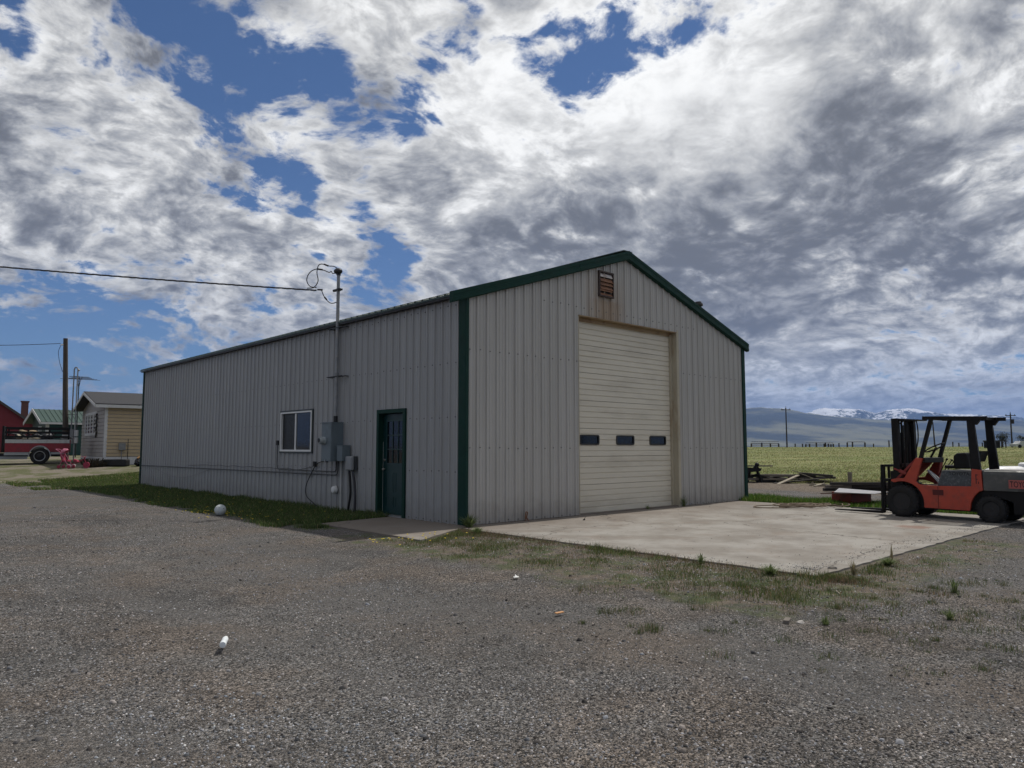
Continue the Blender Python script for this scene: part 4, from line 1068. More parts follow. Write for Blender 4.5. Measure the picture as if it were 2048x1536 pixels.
cab = [(-1.90, .55), (-1.90, 1.18), (-2.02, 1.72), (-2.85, 1.74), (-3.22, 1.22), (-4.25, 1.12), (-4.35, .60), (-4.05, .50), (-3.98, .60), (-3.9, .85), (-3.2, .85), (-3.12, .50), (-2.0, .45)]
MB().prism(cab, .02, 1.88, 'y').build('cab', M_tw, tk, bevel=.03)
MB().prism([(-2.0, 1.20), (-2.08, 1.62), (-2.80, 1.64), (-3.06, 1.22)], .008, .018, 'y').build('side_window', M_glass, tk)
MB().box(-3.08, -1.98, .006, .017, .62, .66).build('door_line', M_trim, tk)

# pink stroller and a small tricycle heap beside it
M_pink = mat('pink_fabric', (.42, .13, .20), .8, var=.2, vscale=12)
M_hot = mat('hot_pink_plastic', (.25, .015, .045), .5, var=.3, vscale=18)
so = cam_frame('stroller', -.42, 29.10, label='pink toy stroller with a rounded hood standing behind the pickup truck', cat='stroller')
mb = MB(); n_ = 7
for i in range(n_ + 1):
    a_ = R(15 + 150 * i / n_)
    for k in range(9):
        b_ = R(-90 + 180 * k / 8); r_ = .20 * (1.03 if i % 2 else .95)
        mb.v.append((.0 + r_ * math.cos(b_) * math.cos(a_ + .5), .16 * math.sin(b_), .74 + r_ * math.cos(b_) * math.sin(a_ + .5)))
for i in range(n_):
    for k in range(8): mb.f.append((i * 9 + k, i * 9 + k + 1, (i + 1) * 9 + k + 1, (i + 1) * 9 + k))
mb.build('hood', M_pink, so)
mb = MB()
for y_ in (-.16, .16):
    mb.tube([(-.36, y_, .90), (-.18, y_, .80), (.05, y_, .45), (.30, y_, .09)], .014, 6).tube([(.10, y_, .62), (-.05, y_, .35), (-.16, y_, .09)], .012, 6)
mb.tube([(-.36, -.16, .90), (-.36, .16, .90)], .016, 6)
mb.build('frame_tube', M_pink, so, smooth=True)
MB().prism([(-.05, .30), (.22, .34), (.20, .40), (.0, .38), (-.12, .68), (-.16, .66)], -.14, .14, 'y').build('seat', M_hot, so)
for x_ in (.30, -.16):
    for y_ in (-.18, .18): MB().lathe([(-.02, .08), (.02, .08)], (x_, y_, .085), 'y', 14).build('wheel', M_hot, so)
tr = cam_frame('tricycle', .05, 28.75, label='red pink toy tricycle lying in front of the stroller and dark siding', cat='tricycle')
mb = MB().tube([(-.32, 0, .20), (.05, 0, .30), (.28, 0, .46), (.34, 0, .52)], .02, 7).tube([(.25, -.18, .56), (.33, 0, .52), (.25, .18, .56)], .014, 7).tube([(.30, 0, .44), (.40, 0, .16)], .018, 7)
mb.build('frame_tube', M_hot, tr, smooth=True)
MB().prism([(-.16, .30), (.02, .32), (-.02, .38), (-.18, .44)], -.09, .09, 'y').build('seat', M_hot, tr)
MB().lathe([(-.02, .15), (.02, .15)], (.40, 0, .155), 'y', 18).build('wheel', M_hot, tr)
for y_ in (-.17, .17): MB().lathe([(-.02, .10), (.02, .10)], (-.30, y_, .105), 'y', 16).build('wheel', mat('white_plastic', (.55, .5, .5), .5), tr)

# mobile home
M_tan = mat('tan_lap_siding', (.44, .345, .22), .7, var=.06, vscale=3)
M_gray = mat('weathered_pale_siding', (.36, .335, .32), .7, var=.12, vscale=3, dirt=(.2, .18, .17), dscale=3)
M_wtrim = mat('white_house_trim', (.55, .55, .55), .6)
M_shg = mat('dark_shingles', (.028, .028, .032), .9, var=.4, vscale=14, bump=.4, bscale=30)
mh = empty('mobile_home', G3(1.36, 29.70, -.05), R(-5.4), 'tan mobile home with dark shingle roof at the far end of the shop', 'house')
def lap(mb, p0, p1, nrm, z0, z1, step_, proud=.034):
    """overlapping boards between two ground points, leaning out at their lower edge"""
    k = max(1, round((z1 - z0) / step_)); h_ = (z1 - z0) / k
    for i in range(k):
        a = z0 + i * h_; b = a + h_
        def q(p, e, z): return (p[0] + nrm[0] * e, p[1] + nrm[1] * e, z)
        a += .028 * (step_ > .1)
        mb.add([q(p0, proud, a), q(p1, proud, a), q(p1, proud * .7, b), q(p0, proud * .7, b), q(p0, 0, a), q(p1, 0, a), q(p1, 0, b), q(p0, 0, b)], [(0, 1, 2, 3), (4, 5, 1, 0), (3, 2, 6, 7)])
    return mb
HL, HG, HE, HA = 13.0, 7.8, 3.04, 3.78
mb = MB().prism([(0.0, .0), (HG, 0), (HG, HE), (HG / 2, HA), (0, HE)], 0.0, HL, 'x'); mb.build('wall_core', M_gray, mh)
lap(MB(), (.08, -.001), (HL, -.001), (0, -1), .46, HE - .14, .172).build('lap_siding', M_tan, mh)
lap(MB(), (-.001, HG), (-.001, .12), (-1, 0), .46, HE - .1, .19).build('gable_siding', M_gray, mh)
lap(MB(), (.08, -.001), (HL, -.001), (0, -1), .02, .45, .072).build('skirting', M_wtrim, mh)
lap(MB(), (-.001, HG), (-.001, .12), (-1, 0), .02, .45, .072).build('skirting', M_wtrim, mh)
MB().box(-.03, .10, -.03, -.004, .0, HE - .03).box(-.03, -.004, -.004, .11, .0, HE - .03).build('corner_board', M_wtrim, mh)
for s_ in (0, 1):
    y0_, y1_ = (-.28, HG / 2) if s_ == 0 else (HG + .28, HG / 2)
    z0_ = HE - .05; a = [(-.5, y0_, z0_), (HL + .4, y0_, z0_), (HL + .4, y1_, HA + .04), (-.5, y1_, HA + .04)]
    up_ = [(x, y, z + .08) for x, y, z in a]
    MB().add(a + up_, [(0, 3, 2, 1), (4, 5, 6, 7), (0, 1, 5, 4), (1, 2, 6, 5), (2, 3, 7, 6), (3, 0, 4, 7)]).build('roof', M_shg, mh)
MB().box(-.5, HL + .4, -.315, -.285, HE - .17, HE - .02).build('fascia', M_wtrim, mh)
for y0_ in (-.29, HG + .29): MB().beam((-.515, y0_, HE - .08), (-.515, HG / 2, HA + .01), .025, .14, (0, 0, 1)).build('bargeboard', M_wtrim, mh)
wb = empty('window', (0, 0, 0)); wb.parent = mh
mb = MB().box(-.06, -.02, 2.5, 6.4, 1.55, 1.68).box(-.06, -.02, 2.5, 6.4, 2.66, 2.80)
for y_ in (2.5, 3.45, 4.45, 5.4, 6.25): mb.box(-.06, -.02, y_, y_ + .22, 1.68, 2.66)
mb.build('window_frame', M_wtrim, wb)
MB().box(-.03, -.018, 2.6, 6.3, 1.64, 2.7).build('pane', M_glass, wb)
MB().box(1.62, 2.9, -.055, -.02, 1.3, 2.45).build('window_trim', M_wtrim, mh); MB().box(1.72, 2.8, -.06, -.056, 1.4, 2.35).build('pane', M_glass, mh)
MB().box(.62, .92, -.14, -.02, .80, 1.14).tube([(.76, -.08, .8), (.76, -.08, .1)], .02, 6).build('meter_box', M_pvc, mh)
MB().tube([(1.04, -.05, 1.35), (1.04, -.05, .1)], .012, 6).build('conduit', M_dark, mh)
o = MB().tube(smooth_path([(-.10, 2.05 + .09 * math.sin(i * 2.1), 2.65 - i * .12) for i in range(11)], 3), .045, 6).build('garland', mat('dark_vine', (.05, .045, .04), .9), mh)
# things along its skirting
def lumpy(name, x, y, sx, sy, sz, m, label, cat, rz=0, jit=.14, seed=1):
    random.seed(seed)
    mb = MB().ball((0, 0, sz * .46), 1, 16, 10, (sx, sy, sz * .55), jit)
    mb.v = [(a, b, max(c, 0)) for a, b, c in mb.v]
    o = mb.build(name, m, loc=G3(x, y, -.01)); o.rotation_euler = (0, 0, rz)
    return tag(o, label, cat)
M_tarp = mat('black_tarp', (.008, .008, .009), .55, bump=.3, bscale=9)
tp = cam_frame('tarp_bundle', 1.62, 28.70, label='low black tarp covered bundle against the tan mobile home wall', cat='bundle')
mb = MB().box(-.50, .62, -.18, .22, 0, .34); mb.build('tarp', M_tarp, tp, bevel=.06)
MB().tube([(-.5, -.2, .30), (.1, -.21, .33), (.62, -.2, .31)], .012, 6).build('rope', M_dark, tp)
lumpy('trash_bag', 2.62, 28.05, .34, .26, .40, M_tarp, 'black rubbish bag by the far corner of the shop, orange scrap on top', 'bag', seed=4)
o = MB().beam((-.2, 0, .30), (.16, .05, .52), .12, .05).build('scrap_plank', mat('orange_wood', (.40, .22, .09), .7), loc=G3(2.60, 27.98, .08)); tag(o, 'short orange brown plank leaning on the black bag near the shop corner', 'plank')
M_bush = mat('dry_dark_twigs', (.05, .042, .03), .9, var=.4)
def twiggy(name, x, y, w_, h_, n_, m, label, cat, seed):
    r_ = random.Random(seed); mb = MB()
    for k in range(n_):
        a_ = r_.uniform(0, 6.28); q_ = r_.random() ** .5 * w_; hh_ = h_ * r_.uniform(.4, 1)
        p0 = Vector((q_ * .5 * math.cos(a_), q_ * .5 * math.sin(a_), 0)); p1 = Vector((q_ * math.cos(a_) + r_.uniform(-.05, .05), q_ * math.sin(a_), hh_))
        s_ = r_.uniform(.012, .03); t_ = Vector((r_.uniform(-1, 1), r_.uniform(-1, 1), .1)).normalized() * s_
        mb.add([p0 - t_ * .5, p0 + t_ * .5, p1 + t_, p1 - t_ + Vector((0, 0, .04))], [(0, 1, 2, 3)])
    o = mb.build(name, m, loc=G3(x, y, -.02)); return tag(o, label, cat)
twiggy('dry_bush', .72, 29.05, .55, .42, 240, M_bush, 'low dark dry bush at the foot of the mobile home gable, left one', 'bush', 2)
twiggy('dry_bush', 1.08, 28.95, .35, .26, 160, M_bush, 'smaller dark dry bush at the mobile home corner post', 'bush', 3)

# green shed
M_gw = mat('dark_green_wall', (.010, .050, .045), .6, var=.1)
M_gg = mat('faded_teal_gable', (.06, .085, .075), .7, var=.1)
M_gr = mat('green_seam_roof', (.022, .055, .042), .4, var=.08, vscale=2)
gs = empty('green_shed', G3(1.82, 45.64, -.1), R(5.1), 'small dark green shed with green metal roof and white trim', 'shed')
MB().prism([(0, 0), (3.0, 0), (3.0, 2.4), (1.5, 3.12), (0, 2.4)], 0, 7.0, 'x').build('gable_wall', M_gg, gs)
MB().box(.14, 7.0, -.03, -.004, .12, 2.36).build('wall', M_gw, gs)
MB().box(-.03, .14, -.045, -.004, 0, 2.38).box(-.03, -.004, -.004, .12, 0, 2.38).build('corner_board', M_wtrim, gs)
MB().box(0, 7.0, -.05, -.004, .0, .11).build('base_board', M_wtrim, gs)
for s_ in (0, 1):
    y0_, y1_ = (-.36, 1.5) if s_ == 0 else (3.36, 1.5); z0_ = 2.27
    a = [(-.45, y0_, z0_), (7.3, y0_, z0_), (7.3, y1_, 3.16), (-.45, y1_, 3.16)]; b = [(x, y, z + .05) for x, y, z in a]
    mb = MB().add(a + b, [(0, 3, 2, 1), (4, 5, 6, 7), (0, 1, 5, 4), (1, 2, 6, 5), (2, 3, 7, 6), (3, 0, 4, 7)])
    mb.build('roof', M_gr, gs)
    if s_ == 0:
        for k in range(26):
            x_ = -.40 + k * .30; MB().beam((x_, y0_, z0_ + .06), (x_, y1_, 3.22), .03, .04).build('roof_seam', M_gr, gs)
MB().box(-.45, 7.3, -.39, -.365, 2.17, 2.30).build('fascia', M_wtrim, gs)
for y0_ in (-.37, 3.37): MB().beam((-.47, y0_, 2.24), (-.47, 1.5, 3.14), .03, .20, (0, 0, 1)).build('bargeboard', M_wtrim, gs)
mb = MB().box(-.04, -.005, 1.0, 1.62, 1.55, 1.62).box(-.04, -.005, 1.0, 1.62, 1.98, 2.05)
for y_ in (1.0, 1.28, 1.55): mb.box(-.04, -.005, y_, y_ + .07, 1.62, 1.98)
mb.build('window_frame', M_wtrim, gs)
# red barn
M_barn = mat('red_barn_paint', (.15, .010, .018), .65, var=.12, vscale=2)
rb = cam_frame('red_barn', 2.37, 55.74, -.2, extra=R(33.5), label='dark red barn with brown roof edge and brick chimney at the left edge', cat='barn')
MB().prism([(-9.7, 0), (.7, 0), (.7, 2.03), (-4.5, 5.9), (-9.7, 2.03)], 0, 6, 'y').build('wall', M_barn, rb)
for s_ in (-1, 1):
    xe = 1.0 if s_ > 0 else -10.0; a = [(xe, -.3, 1.81), (-4.5, -.3, 5.9), (-4.5, 6.3, 5.9), (xe, 6.3, 1.81)]; b = [(x, y, z + .2) for x, y, z in a]
    MB().add(a + b, [(0, 3, 2, 1), (4, 5, 6, 7), (0, 1, 5, 4), (1, 2, 6, 5), (2, 3, 7, 6), (3, 0, 4, 7)]).build('roof', mat('brown_roof', (.07, .062, .06), .85), rb)
mb = MB().box(-.42, .06, 1.3, 1.8, 2.2, 4.05).box(-.47, .11, 1.25, 1.85, 4.05, 4.15)
mbm = bpy.data.materials.new('chimney_brick'); mbm.use_nodes = True; t = NT(mbm.node_tree)
oc = t.new('ShaderNodeTexCoord').outputs['Object']; sp = t.sep(oc)
bk = t.new('ShaderNodeTexBrick'); t.l.new(t.comb(t.math('ADD', sp[0], sp[1]), sp[2], 0), bk.inputs['Vector'])
bk.inputs['Scale'].default_value = 5; bk.inputs['Color1'].default_value = (.13, .035, .025, 1); bk.inputs['Color2'].default_value = (.09, .025, .02, 1); bk.inputs['Mortar'].default_value = (.12, .09, .08, 1)
t.l.new(bk.outputs[0], mbm.node_tree.nodes['Principled BSDF'].inputs['Base Color'])
mb.build('chimney', mbm, rb)

# wooden service pole with its conduits, and the antenna
M_pole = mat('weathered_pole_wood', (.075, .062, .052), .9, var=.3, vscale=3, stretch=(6, 6, .5), bump=.4)
up_ = empty('utility_pole', G3(1.42, 37.85, -.2), 0, 'weathered wooden utility pole rising behind the red pickup truck', 'utility pole')
MB().tube([(0, 0, 0), (-.22, -.2, 3.6), (-.40, -.36, 7.12)], [.16, .14, .115], 12).build('pole', M_pole, up_, smooth=True)
MB().tube([(-.50, -.36, 6.75), (-.62, -.38, 6.72)], .04, 8).build('insulator', M_white, up_, smooth=True)
wz = [(-.62, -.38, 6.70), (-.72, -.36, 6.3), (-.62, -.34, 5.7), (-.45, -.30, 5.2)]
MB().tube(smooth_path(wz, 5), .014, 6).build('riser_cable', M_cable, up_, smooth=True)
drop('pole_cable', (.78, 37.45, 7.32), (-7.3, 41.0, 7.0), .15, .016, .0, 'thin cable running left from the top of the wooden utility pole', 4, 1)
cg = cam_frame('conduit_rack', 1.32, 36.45, label='pair of tall grey conduits with bent tops and a meter box beside the wooden pole', cat='conduit')
MB().tube([(0, 0, 1.0), (0, 0, 5.1), (.05, 0, 5.22), (.14, 0, 5.22), (.18, 0, 5.12)], .035, 8).build('conduit', M_pvc, cg, smooth=True)
MB().tube([(.20, 0, .0), (.20, 0, 4.98), (.24, 0, 5.05)], .035, 8).ball((.24, 0, 5.07), .07, 10, 6).build('conduit', mat('pale_conduit', (.32, .33, .34), .5), cg, smooth=True)
for z_ in (2.55, 4.6, 4.7): MB().box(-.28, .26, .02, .05, z_, z_ + .03).build('strut', M_dark, cg)
MB().box(-.05, .18, -.10, .02, .95, 1.75).build('meter_box', M_pvc, cg); MB().box(.19, .40, -.06, .02, .98, 1.30).box(.19, .40, -.06, .02, 1.36, 1.70).build('notice_board', M_wtrim, cg)
an = cam_frame('tv_antenna', 2.72, 41.74, label='thin television antenna with long rods above the green shed roof', cat='antenna')
MB().tube([(0, 0, 0), (0, 0, 5.0)], .03, 6).build('mast', M_dark, an)
MB().tube([(-.15, .4, 4.88), (.55, -.6, 4.95)], .02, 6).build('boom', M_dark, an)
for k, (w_) in enumerate((2.2, 1.8, 1.4, 1.1, .9, .7)):
    u_ = k / 5; c_ = Vector((-.15, .4, 4.9)).lerp(Vector((.55, -.6, 4.97)), u_)
    d_ = Vector((.82, .57, 0)) * w_ / 2; MB().tube([c_ - d_, c_ + d_], .012, 5).build('rod', M_dark, an)
MB().tube([(0, 0, 4.3), (-.15, .1, 4.7), (-.1, .2, 4.87)], .015, 5).tube([(0, 0, 4.3), (.2, -.2, 4.75), (.2, -.1, 4.9)], .015, 5).build('brace', M_dark, an)

# ------------------------------------------------------------------ beyond the pad, right
rbx = empty('red_metal_box', G3(10.50, -2.47), R(67.4), 'rusty dark red metal box in the grass with a pale sheet on top', 'box')
M_rb = mat('dark_red_box_paint', (.26, .035, .025), .55, var=.25, dirt=(.07, .025, .02), dscale=5)
MB().box(-.32, .32, -.32, -.30, 0, .31).box(-.32, .32, .30, .32, 0, .31).box(-.32, -.30, -.30, .30, 0, .31).box(.30, .32, -.30, .30, 0, .31).box(-.30, .30, -.30, .30, .01, .03).build('side_panel', M_rb, rbx)
MB().box(-.335, .335, -.335, -.295, .28, .315).box(-.335, -.295, -.295, .335, .28, .315).build('rim', M_rb, rbx)
sh = MB().prism([(0, 0), (1.95, .72), (1.15, -.85), (.12, -.90)], 0, .015, 'z').build('sheet', mat('pale_sheet', (.27, .27, .285), .5, dirt=(.3, .28, .27), dscale=3), loc=(9.68, -2.40, .325)); tag(sh, 'pale flat sheet lying across the dark red metal box', 'sheet')
sh.rotation_euler = (R(.3), R(.2), 0)
o = MB().tube([(0, 0, 0), (.55, -.5, .0), (1.25, -1.15, .01)], .014, 6).build('rod', mat('rust_rod', (.07, .03, .02), .8), loc=(9.2, -2.28, .318)); tag(o, 'thin rusty rod across the front of the pale sheet', 'rod')
M_old = mat('old_grey_wood', (.15, .13, .11), .9, var=.3, vscale=4, stretch=(.4, 5, 5), bump=.3)
M_oldd = mat('dark_old_wood', (.035, .03, .027), .9, var=.3, vscale=5, stretch=(.4, 5, 5))
M_pale = mat('pale_new_wood', (.27, .235, .18), .8, var=.2, vscale=5)
def plank(x, y, z, L_, w_, h_, az, tilt, m, label, group='boards in the scrap heaps', roll=0):
    o = MB().box(-L_ / 2, L_ / 2, -w_ / 2, w_ / 2, 0, h_).build('board', m, loc=G3(x, y, z)); o.rotation_euler = (R(roll), R(tilt), R(az))
    return tag(o, label, 'board', group)
dull = 'dark weathered board in the low scrap heap just right of the shop corner'
HX = [(18.6, 4.3), (19.2, 3.9), (19.8, 3.3), (20.3, 2.9), (19.4, 4.5)]
rs = random.Random(5)
for k in range(16):
    cx, cy = HX[k % 5]; plank(cx + rs.uniform(-.5, .5), cy + rs.uniform(-.5, .5), rs.uniform(.02, .28), rs.uniform(1.2, 2.6), rs.uniform(.10, .22), rs.uniform(.03, .09), -48 + rs.uniform(-22, 22), rs.uniform(-7, 7), M_oldd if k % 3 else M_old, dull)
plank(18.55, 3.35, .10, 1.25, .18, .03, -20, -18, M_pale, 'pale flat board leaning on the scrap heap, widest of the light ones', None)
plank(19.5, 3.1, .30, .95, .09, .03, -60, 22, M_pale, 'short pale stick tilted up on top of the scrap heap', None)
plank(18.5, 4.55, .62, 1.25, .05, .05, -47, 0, M_old, 'thin straight bar resting level on the dark frame by the shop corner', None)
fr_ = cam_frame('machine_frame', 18.15, 4.55, label='black broken machine frame standing beside the scrap heap at the shop corner', cat='machine')
mb = MB().tube([(-.3, 0, 0), (-.1, 0, .45), (.15, 0, .55), (.3, 0, .25), (.35, 0, 0)], .06, 7).tube([(-.1, .3, 0), (.0, .2, .5), (.3, .1, .6)], .05, 7).tube([(.0, 0, .45), (.2, 0, .72)], .05, 7).tube([(-.3, 0, .1), (.35, .2, .35)], .05, 7)
mb.build('frame_bar', M_blk, fr_, smooth=True)
MB().ball((.20, 0, .70), .09, 10, 7).build('knob', M_blk, fr_, smooth=True)
MB().prism([(-.25, .40), (.3, .45), (.36, .56), (-.2, .60)], -.1, .35, 'y').build('seat_pan', M_blk, fr_)
MB().prism([(.3, 0), (1.15, 0.02), (.3, .30)], .0, .5, 'y').build('dark_plate', M_blk, fr_)
for k in range(12):
    plank(17.9 + rs.uniform(-.4, .4), 1.5 + rs.uniform(-.75, .75), .02, rs.uniform(.3, .8), .05, .04, rs.uniform(-80, 10), rs.uniform(-14, 14), M_pale, 'pale broken stick scattered in the dirt between the two wood heaps', 'scattered pale sticks')
for k in range(7):
    plank(16.2 + k % 3 * .35, -.75 + rs.uniform(-.2, .2) - (k % 3) * .2, .03 + .1 * (k // 3), 2.9, .14, .09, -44 + rs.uniform(-4, 4), 0, M_old if k % 2 else M_oldd, 'long grey timber stacked beyond the forklift forks', 'timbers stacked beyond the forks')
o = MB().box(-.06, .06, -.06, .06, -.3, .46).build('fence_post', M_old, loc=G3(19.9, 1.50)); tag(o, 'short grey stump of a wooden post in front of the pasture', 'post')
# rope on the slab
r_ = random.Random(8); pts = []
for i in range(90):
    a_ = i * .62; q_ = .32 + .28 * math.sin(i * .37)
    pts.append((.85 * math.cos(a_) * q_ * 1.5 + .25 * math.sin(i * .11) - i * .004, .45 * math.sin(a_) * q_ * 1.6, .02 + .05 * abs(math.sin(i * 1.3))))
mb = MB().tube(smooth_path(pts, 3), .014, 5).tube(smooth_path([(-.4, -.1, .02), (-1.0, -.28, .015), (-1.5, -.1, .015), (-1.3, .35, .015), (-.6, .4, .02)], 8), .012, 5)
o = mb.build('rope', mat('dirty_rope', (.17, .13, .09), .9), loc=(8.75, -2.35, .024)); o.rotation_euler = (0, 0, R(-35)); tag(o, 'tangled dirty rope lying on the pad at the fork tips', 'rope')

# propane tank behind the forklift
tkp = cam_frame('propane_tank', 16.15, -4.95, label='white horizontal propane tank behind the forklift', cat='tank')
Mp = mat('white_tank_paint', (.62, .63, .64), .35, var=.05)
prof = [(-1.25, .02), (-1.23, .12), (-1.17, .22), (-1.06, .31), (-.9, .36), (-.75, .38), (.75, .38), (.9, .36), (1.06, .31), (1.2, .16), (1.25, .02)]
MB().lathe(prof, (0, 0, .53), 'x', 28).build('vessel', Mp, tkp, smooth=True)
MB().lathe([(0, .17), (.09, .17), (.13, .12), (.135, .02)], (.0, 0, .88), 'z', 20).build('dome_lid', Mp, tkp, smooth=True)
for x_ in (-.7, .7): MB().box(x_ - .06, x_ + .06, -.25, .25, 0, .22).build('leg', M_galv, tkp)
MB().tube([(-.75, 0, .9), (-.75, 0, .96)], .02, 6).build('lifting_lug', M_dark, tkp)

# ------------------------------------------------------------------ corral fence on the crest, poles and trees far off
FENCE = [(155.16, 81.61, 0.84), (157.01, 79.91, 1.01), (158.55, 78.49, 0.88), (160.02, 77.13, 0.84), (162.95, 74.43, 0.8), (164.26, 73.22, 0.8), (164.83, 72.69, 0.7), (165.49, 72.08, 0.76), (166.71, 70.96, 1.11), (168.1, 69.68, 0.8), (168.32, 69.47, 1.11), (168.85, 68.99, 0.8), (169.3, 68.57, 0.7), (169.72, 68.18, 0.76), (170.73, 67.25, 0.97), (172.2, 65.89, 1.11), (173.14, 65.03, 1.21), (175.35, 62.99, 1.11), (176.87, 61.59, 0.8), (179.63, 59.04, 1.62), (190.97, 48.58, 1.21), (192.04, 47.59, 0.97), (189.2, 50.22, 0.73), (193.82, 45.95, 0.85), (196.21, 43.74, 0.97)]
FP = [(169.94, 50.23), (173.44, 47.0)]
M_far = mat('far_dark_wood', (.035, .03, .028), .9)
def fence(name, idx, rails, label, sag=0):
    x0, y0 = FENCE[idx[0]][:2]
    f = empty(name, G3(x0, y0), 0, label, 'fence')
    for i in idx:
        x, y, h = FENCE[i]; gx = float(gz(x, y)) - float(gz(x0, y0))
        MB().box(x - x0 - .13, x - x0 + .13, y - y0 - .13, y - y0 + .13, gx - .4, gx + h).build('post', M_far, f)
    for a, b in zip(idx, idx[1:]):
        (xa, ya, ha), (xb, yb, hb) = FENCE[a], FENCE[b]
        za = float(gz(xa, ya)) - float(gz(x0, y0)); zb = float(gz(xb, yb)) - float(gz(x0, y0))
        for r_ in rails:
            MB().beam((xa - x0, ya - y0, za + r_), (xb - x0, yb - y0, zb + r_), .06, .11).build('rail', M_far, f)
fence('corral_fence', [0, 1, 2, 3], (.45, .85, 1.25), 'far wooden corral fence with three rails nearest the shop corner')
fence('corral_fence', [6, 7, 8, 9, 10, 11, 12, 13], (.5, 1.0), 'far wooden corral fence with two rails and many uneven posts, middle of the horizon')
fence('corral_fence', [15, 16, 17], (1.25,), 'far wooden fence with one high rail between three posts')
wl_ = ['lone far fence post just right of the tall power pole', 'lone far fence post left of the many post corral', 'lone far fence post right of the many post corral', 'lone far fence post between the one rail fence and the forklift', 'taller far fence post just left of the forklift mast', 'far fence post seen between the forklift pillars, taller one', 'far fence post seen between the forklift pillars, right one', 'short far fence post seen left in the forklift cab opening', 'far fence post seen behind the forklift seat', 'far fence post seen left of the dark far shed']
for j, i in enumerate([4, 5, 14, 18, 19, 20, 21, 22, 23, 24]):
    x, y, h = FENCE[i]; o = MB().box(-.11, .11, -.11, .11, -.4, max(h, .8)).build('fence_post', M_far, loc=G3(x, y)); tag(o, wl_[j], 'post')
fw_ = MB()
for a, b in zip(FENCE, FENCE[1:]):
    for z_ in (.5, 1.0):
        fw_.beam((a[0], a[1], float(gz(a[0], a[1])) + z_), (b[0], b[1], float(gz(b[0], b[1])) + z_), .02, .02)
def far_pole(x, y, H, label, arm=1.05, trans=False, lean=0):
    p = empty('power_pole', G3(x, y), 0, label, 'power pole')
    MB().tube([(0, 0, -.5), (lean * RTH.x, lean * RTH.y, H)], .17, 8, r2=.12).build('pole', M_far, p)
    if arm: MB().beam((-arm * RTH.x, -arm * RTH.y, H - .45), (arm * RTH.x, arm * RTH.y, H - .45), .14, .16).build('crossarm', M_far, p)
    for k in (-1, 0, 1):
        if arm: MB().box(k * arm * .85 * RTH.x - .05, k * arm * .85 * RTH.x + .05, k * arm * .85 * RTH.y - .05, k * arm * .85 * RTH.y + .05, H - .37 + (.45 if k == 0 else 0), H - .15 + (.45 if k == 0 else 0)).build('insulator', M_far, p)
    if trans: MB().lathe([(0, .26), (.9, .26)], (.4 * RTH.x, .4 * RTH.y, H - 2.1), 'z', 12).build('transformer', M_far, p)
far_pole(149.1, 69.5, 8.9, 'tall far power pole with crossarm standing left of the forklift')
far_pole(168.4, 31.1, 6.9, 'far power pole with crossarm and transformer right of the forklift cab', 1.05, True)
far_pole(FP[0][0], FP[0][1], 5.6, 'thin far pole seen just right of the forklift mast', 0, lean=-.25)
far_pole(FP[1][0], FP[1][1], 5.6, 'thin far pole seen between the forklift front pillars', 0, lean=-.25)
fs = cam_frame('far_shed', 154.7, 30.07, label='low dark open shed far off behind the forklift counterweight', cat='shed')
MB().box(-1.7, 1.6, 0, 2, 1.25, 1.45).build('roof', M_far, fs)
for x_ in (-1.6, -.5, .6, 1.4): MB().box(x_, x_ + .14, .05, .2, 0, 1.25).build('post', M_far, fs)
MB().box(-1.6, 1.5, 1.8, 1.9, 0, 1.25).box(-1.55, .5, .8, 1.0, 0, .75).build('wall', M_far, fs)
M_leaf = mat('far_foliage', (.035, .045, .03), .9, var=.4, vscale=.8)
M_bark = mat('far_bark', (.05, .042, .036), .9)
def tree(x, y, H, Wd, label, seed, bare=.25):
    r_ = random.Random(seed); t_ = empty('tree', G3(x, y, -.1), 0, label, 'tree')
    mb = MB().tube([(0, 0, 0), (.05, 0, H * .35), (.0, .05, H * .6)], .16, 7, r2=.07)
    limbs = []
    for k in range(9):
        a_ = r_.uniform(0, 6.28); z_ = H * r_.uniform(.25, .55); e = Vector((math.cos(a_) * Wd * r_.uniform(.5, .95), math.sin(a_) * Wd * r_.uniform(.5, .95), z_ + H * r_.uniform(.15, .42)))
        mb.tube([(0, 0, z_), Vector((0, 0, z_)).lerp(e, .5) + Vector((0, 0, .12)), e], .06, 5, r2=.015); limbs.append(e)
    mb.build('trunk', M_bark, t_)
    mb = MB()
    for k in range(900):
        c_ = r_.choice(limbs) if r_.random() < .8 else Vector((0, 0, H * .7))
        p_ = c_ + Vector((r_.gauss(0, Wd * .24), r_.gauss(0, Wd * .24), r_.gauss(0, H * .10)))
        s_ = r_.uniform(.05, .12); u_ = Vector((r_.uniform(-1, 1), r_.uniform(-1, 1), r_.uniform(-1, 1))).normalized() * s_; v_ = u_.cross(Vector((r_.uniform(-1, 1), r_.uniform(-1, 1), 1))).normalized() * s_
        mb.add([p_ - u_, p_ + v_, p_ + u_, p_ - v_], [(0, 1, 2, 3)])
    mb.build('crown', M_leaf, t_)
tree(166.95, 32.4, 3.0, 1.1, 'scraggly far tree rising behind the dark far shed', 3)
tree(164.0, 27.2, 2.3, 1.5, 'low wide far tree at the right edge beside the power pole', 4)
tree(166.0, 24.0, 2.6, 1.7, 'dense far tree cut by the right edge of the view', 5)
vh = cam_frame('parked_car', 158.0, 26.4, label='tiny white car parked far off at the right edge', cat='car')
MB().prism([(-2, .3), (-2, .75), (-1.3, .85), (-.9, 1.3), (.6, 1.3), (1.1, .85), (2, .75), (2, .3)], 0, 1.7, 'y').build('body', M_tw, vh)
for x_ in (-1.2, 1.2): MB().lathe([(0, .33), (.2, .33)], (x_, -.05, .33), 'y', 14).build('wheel', M_blk, vh)

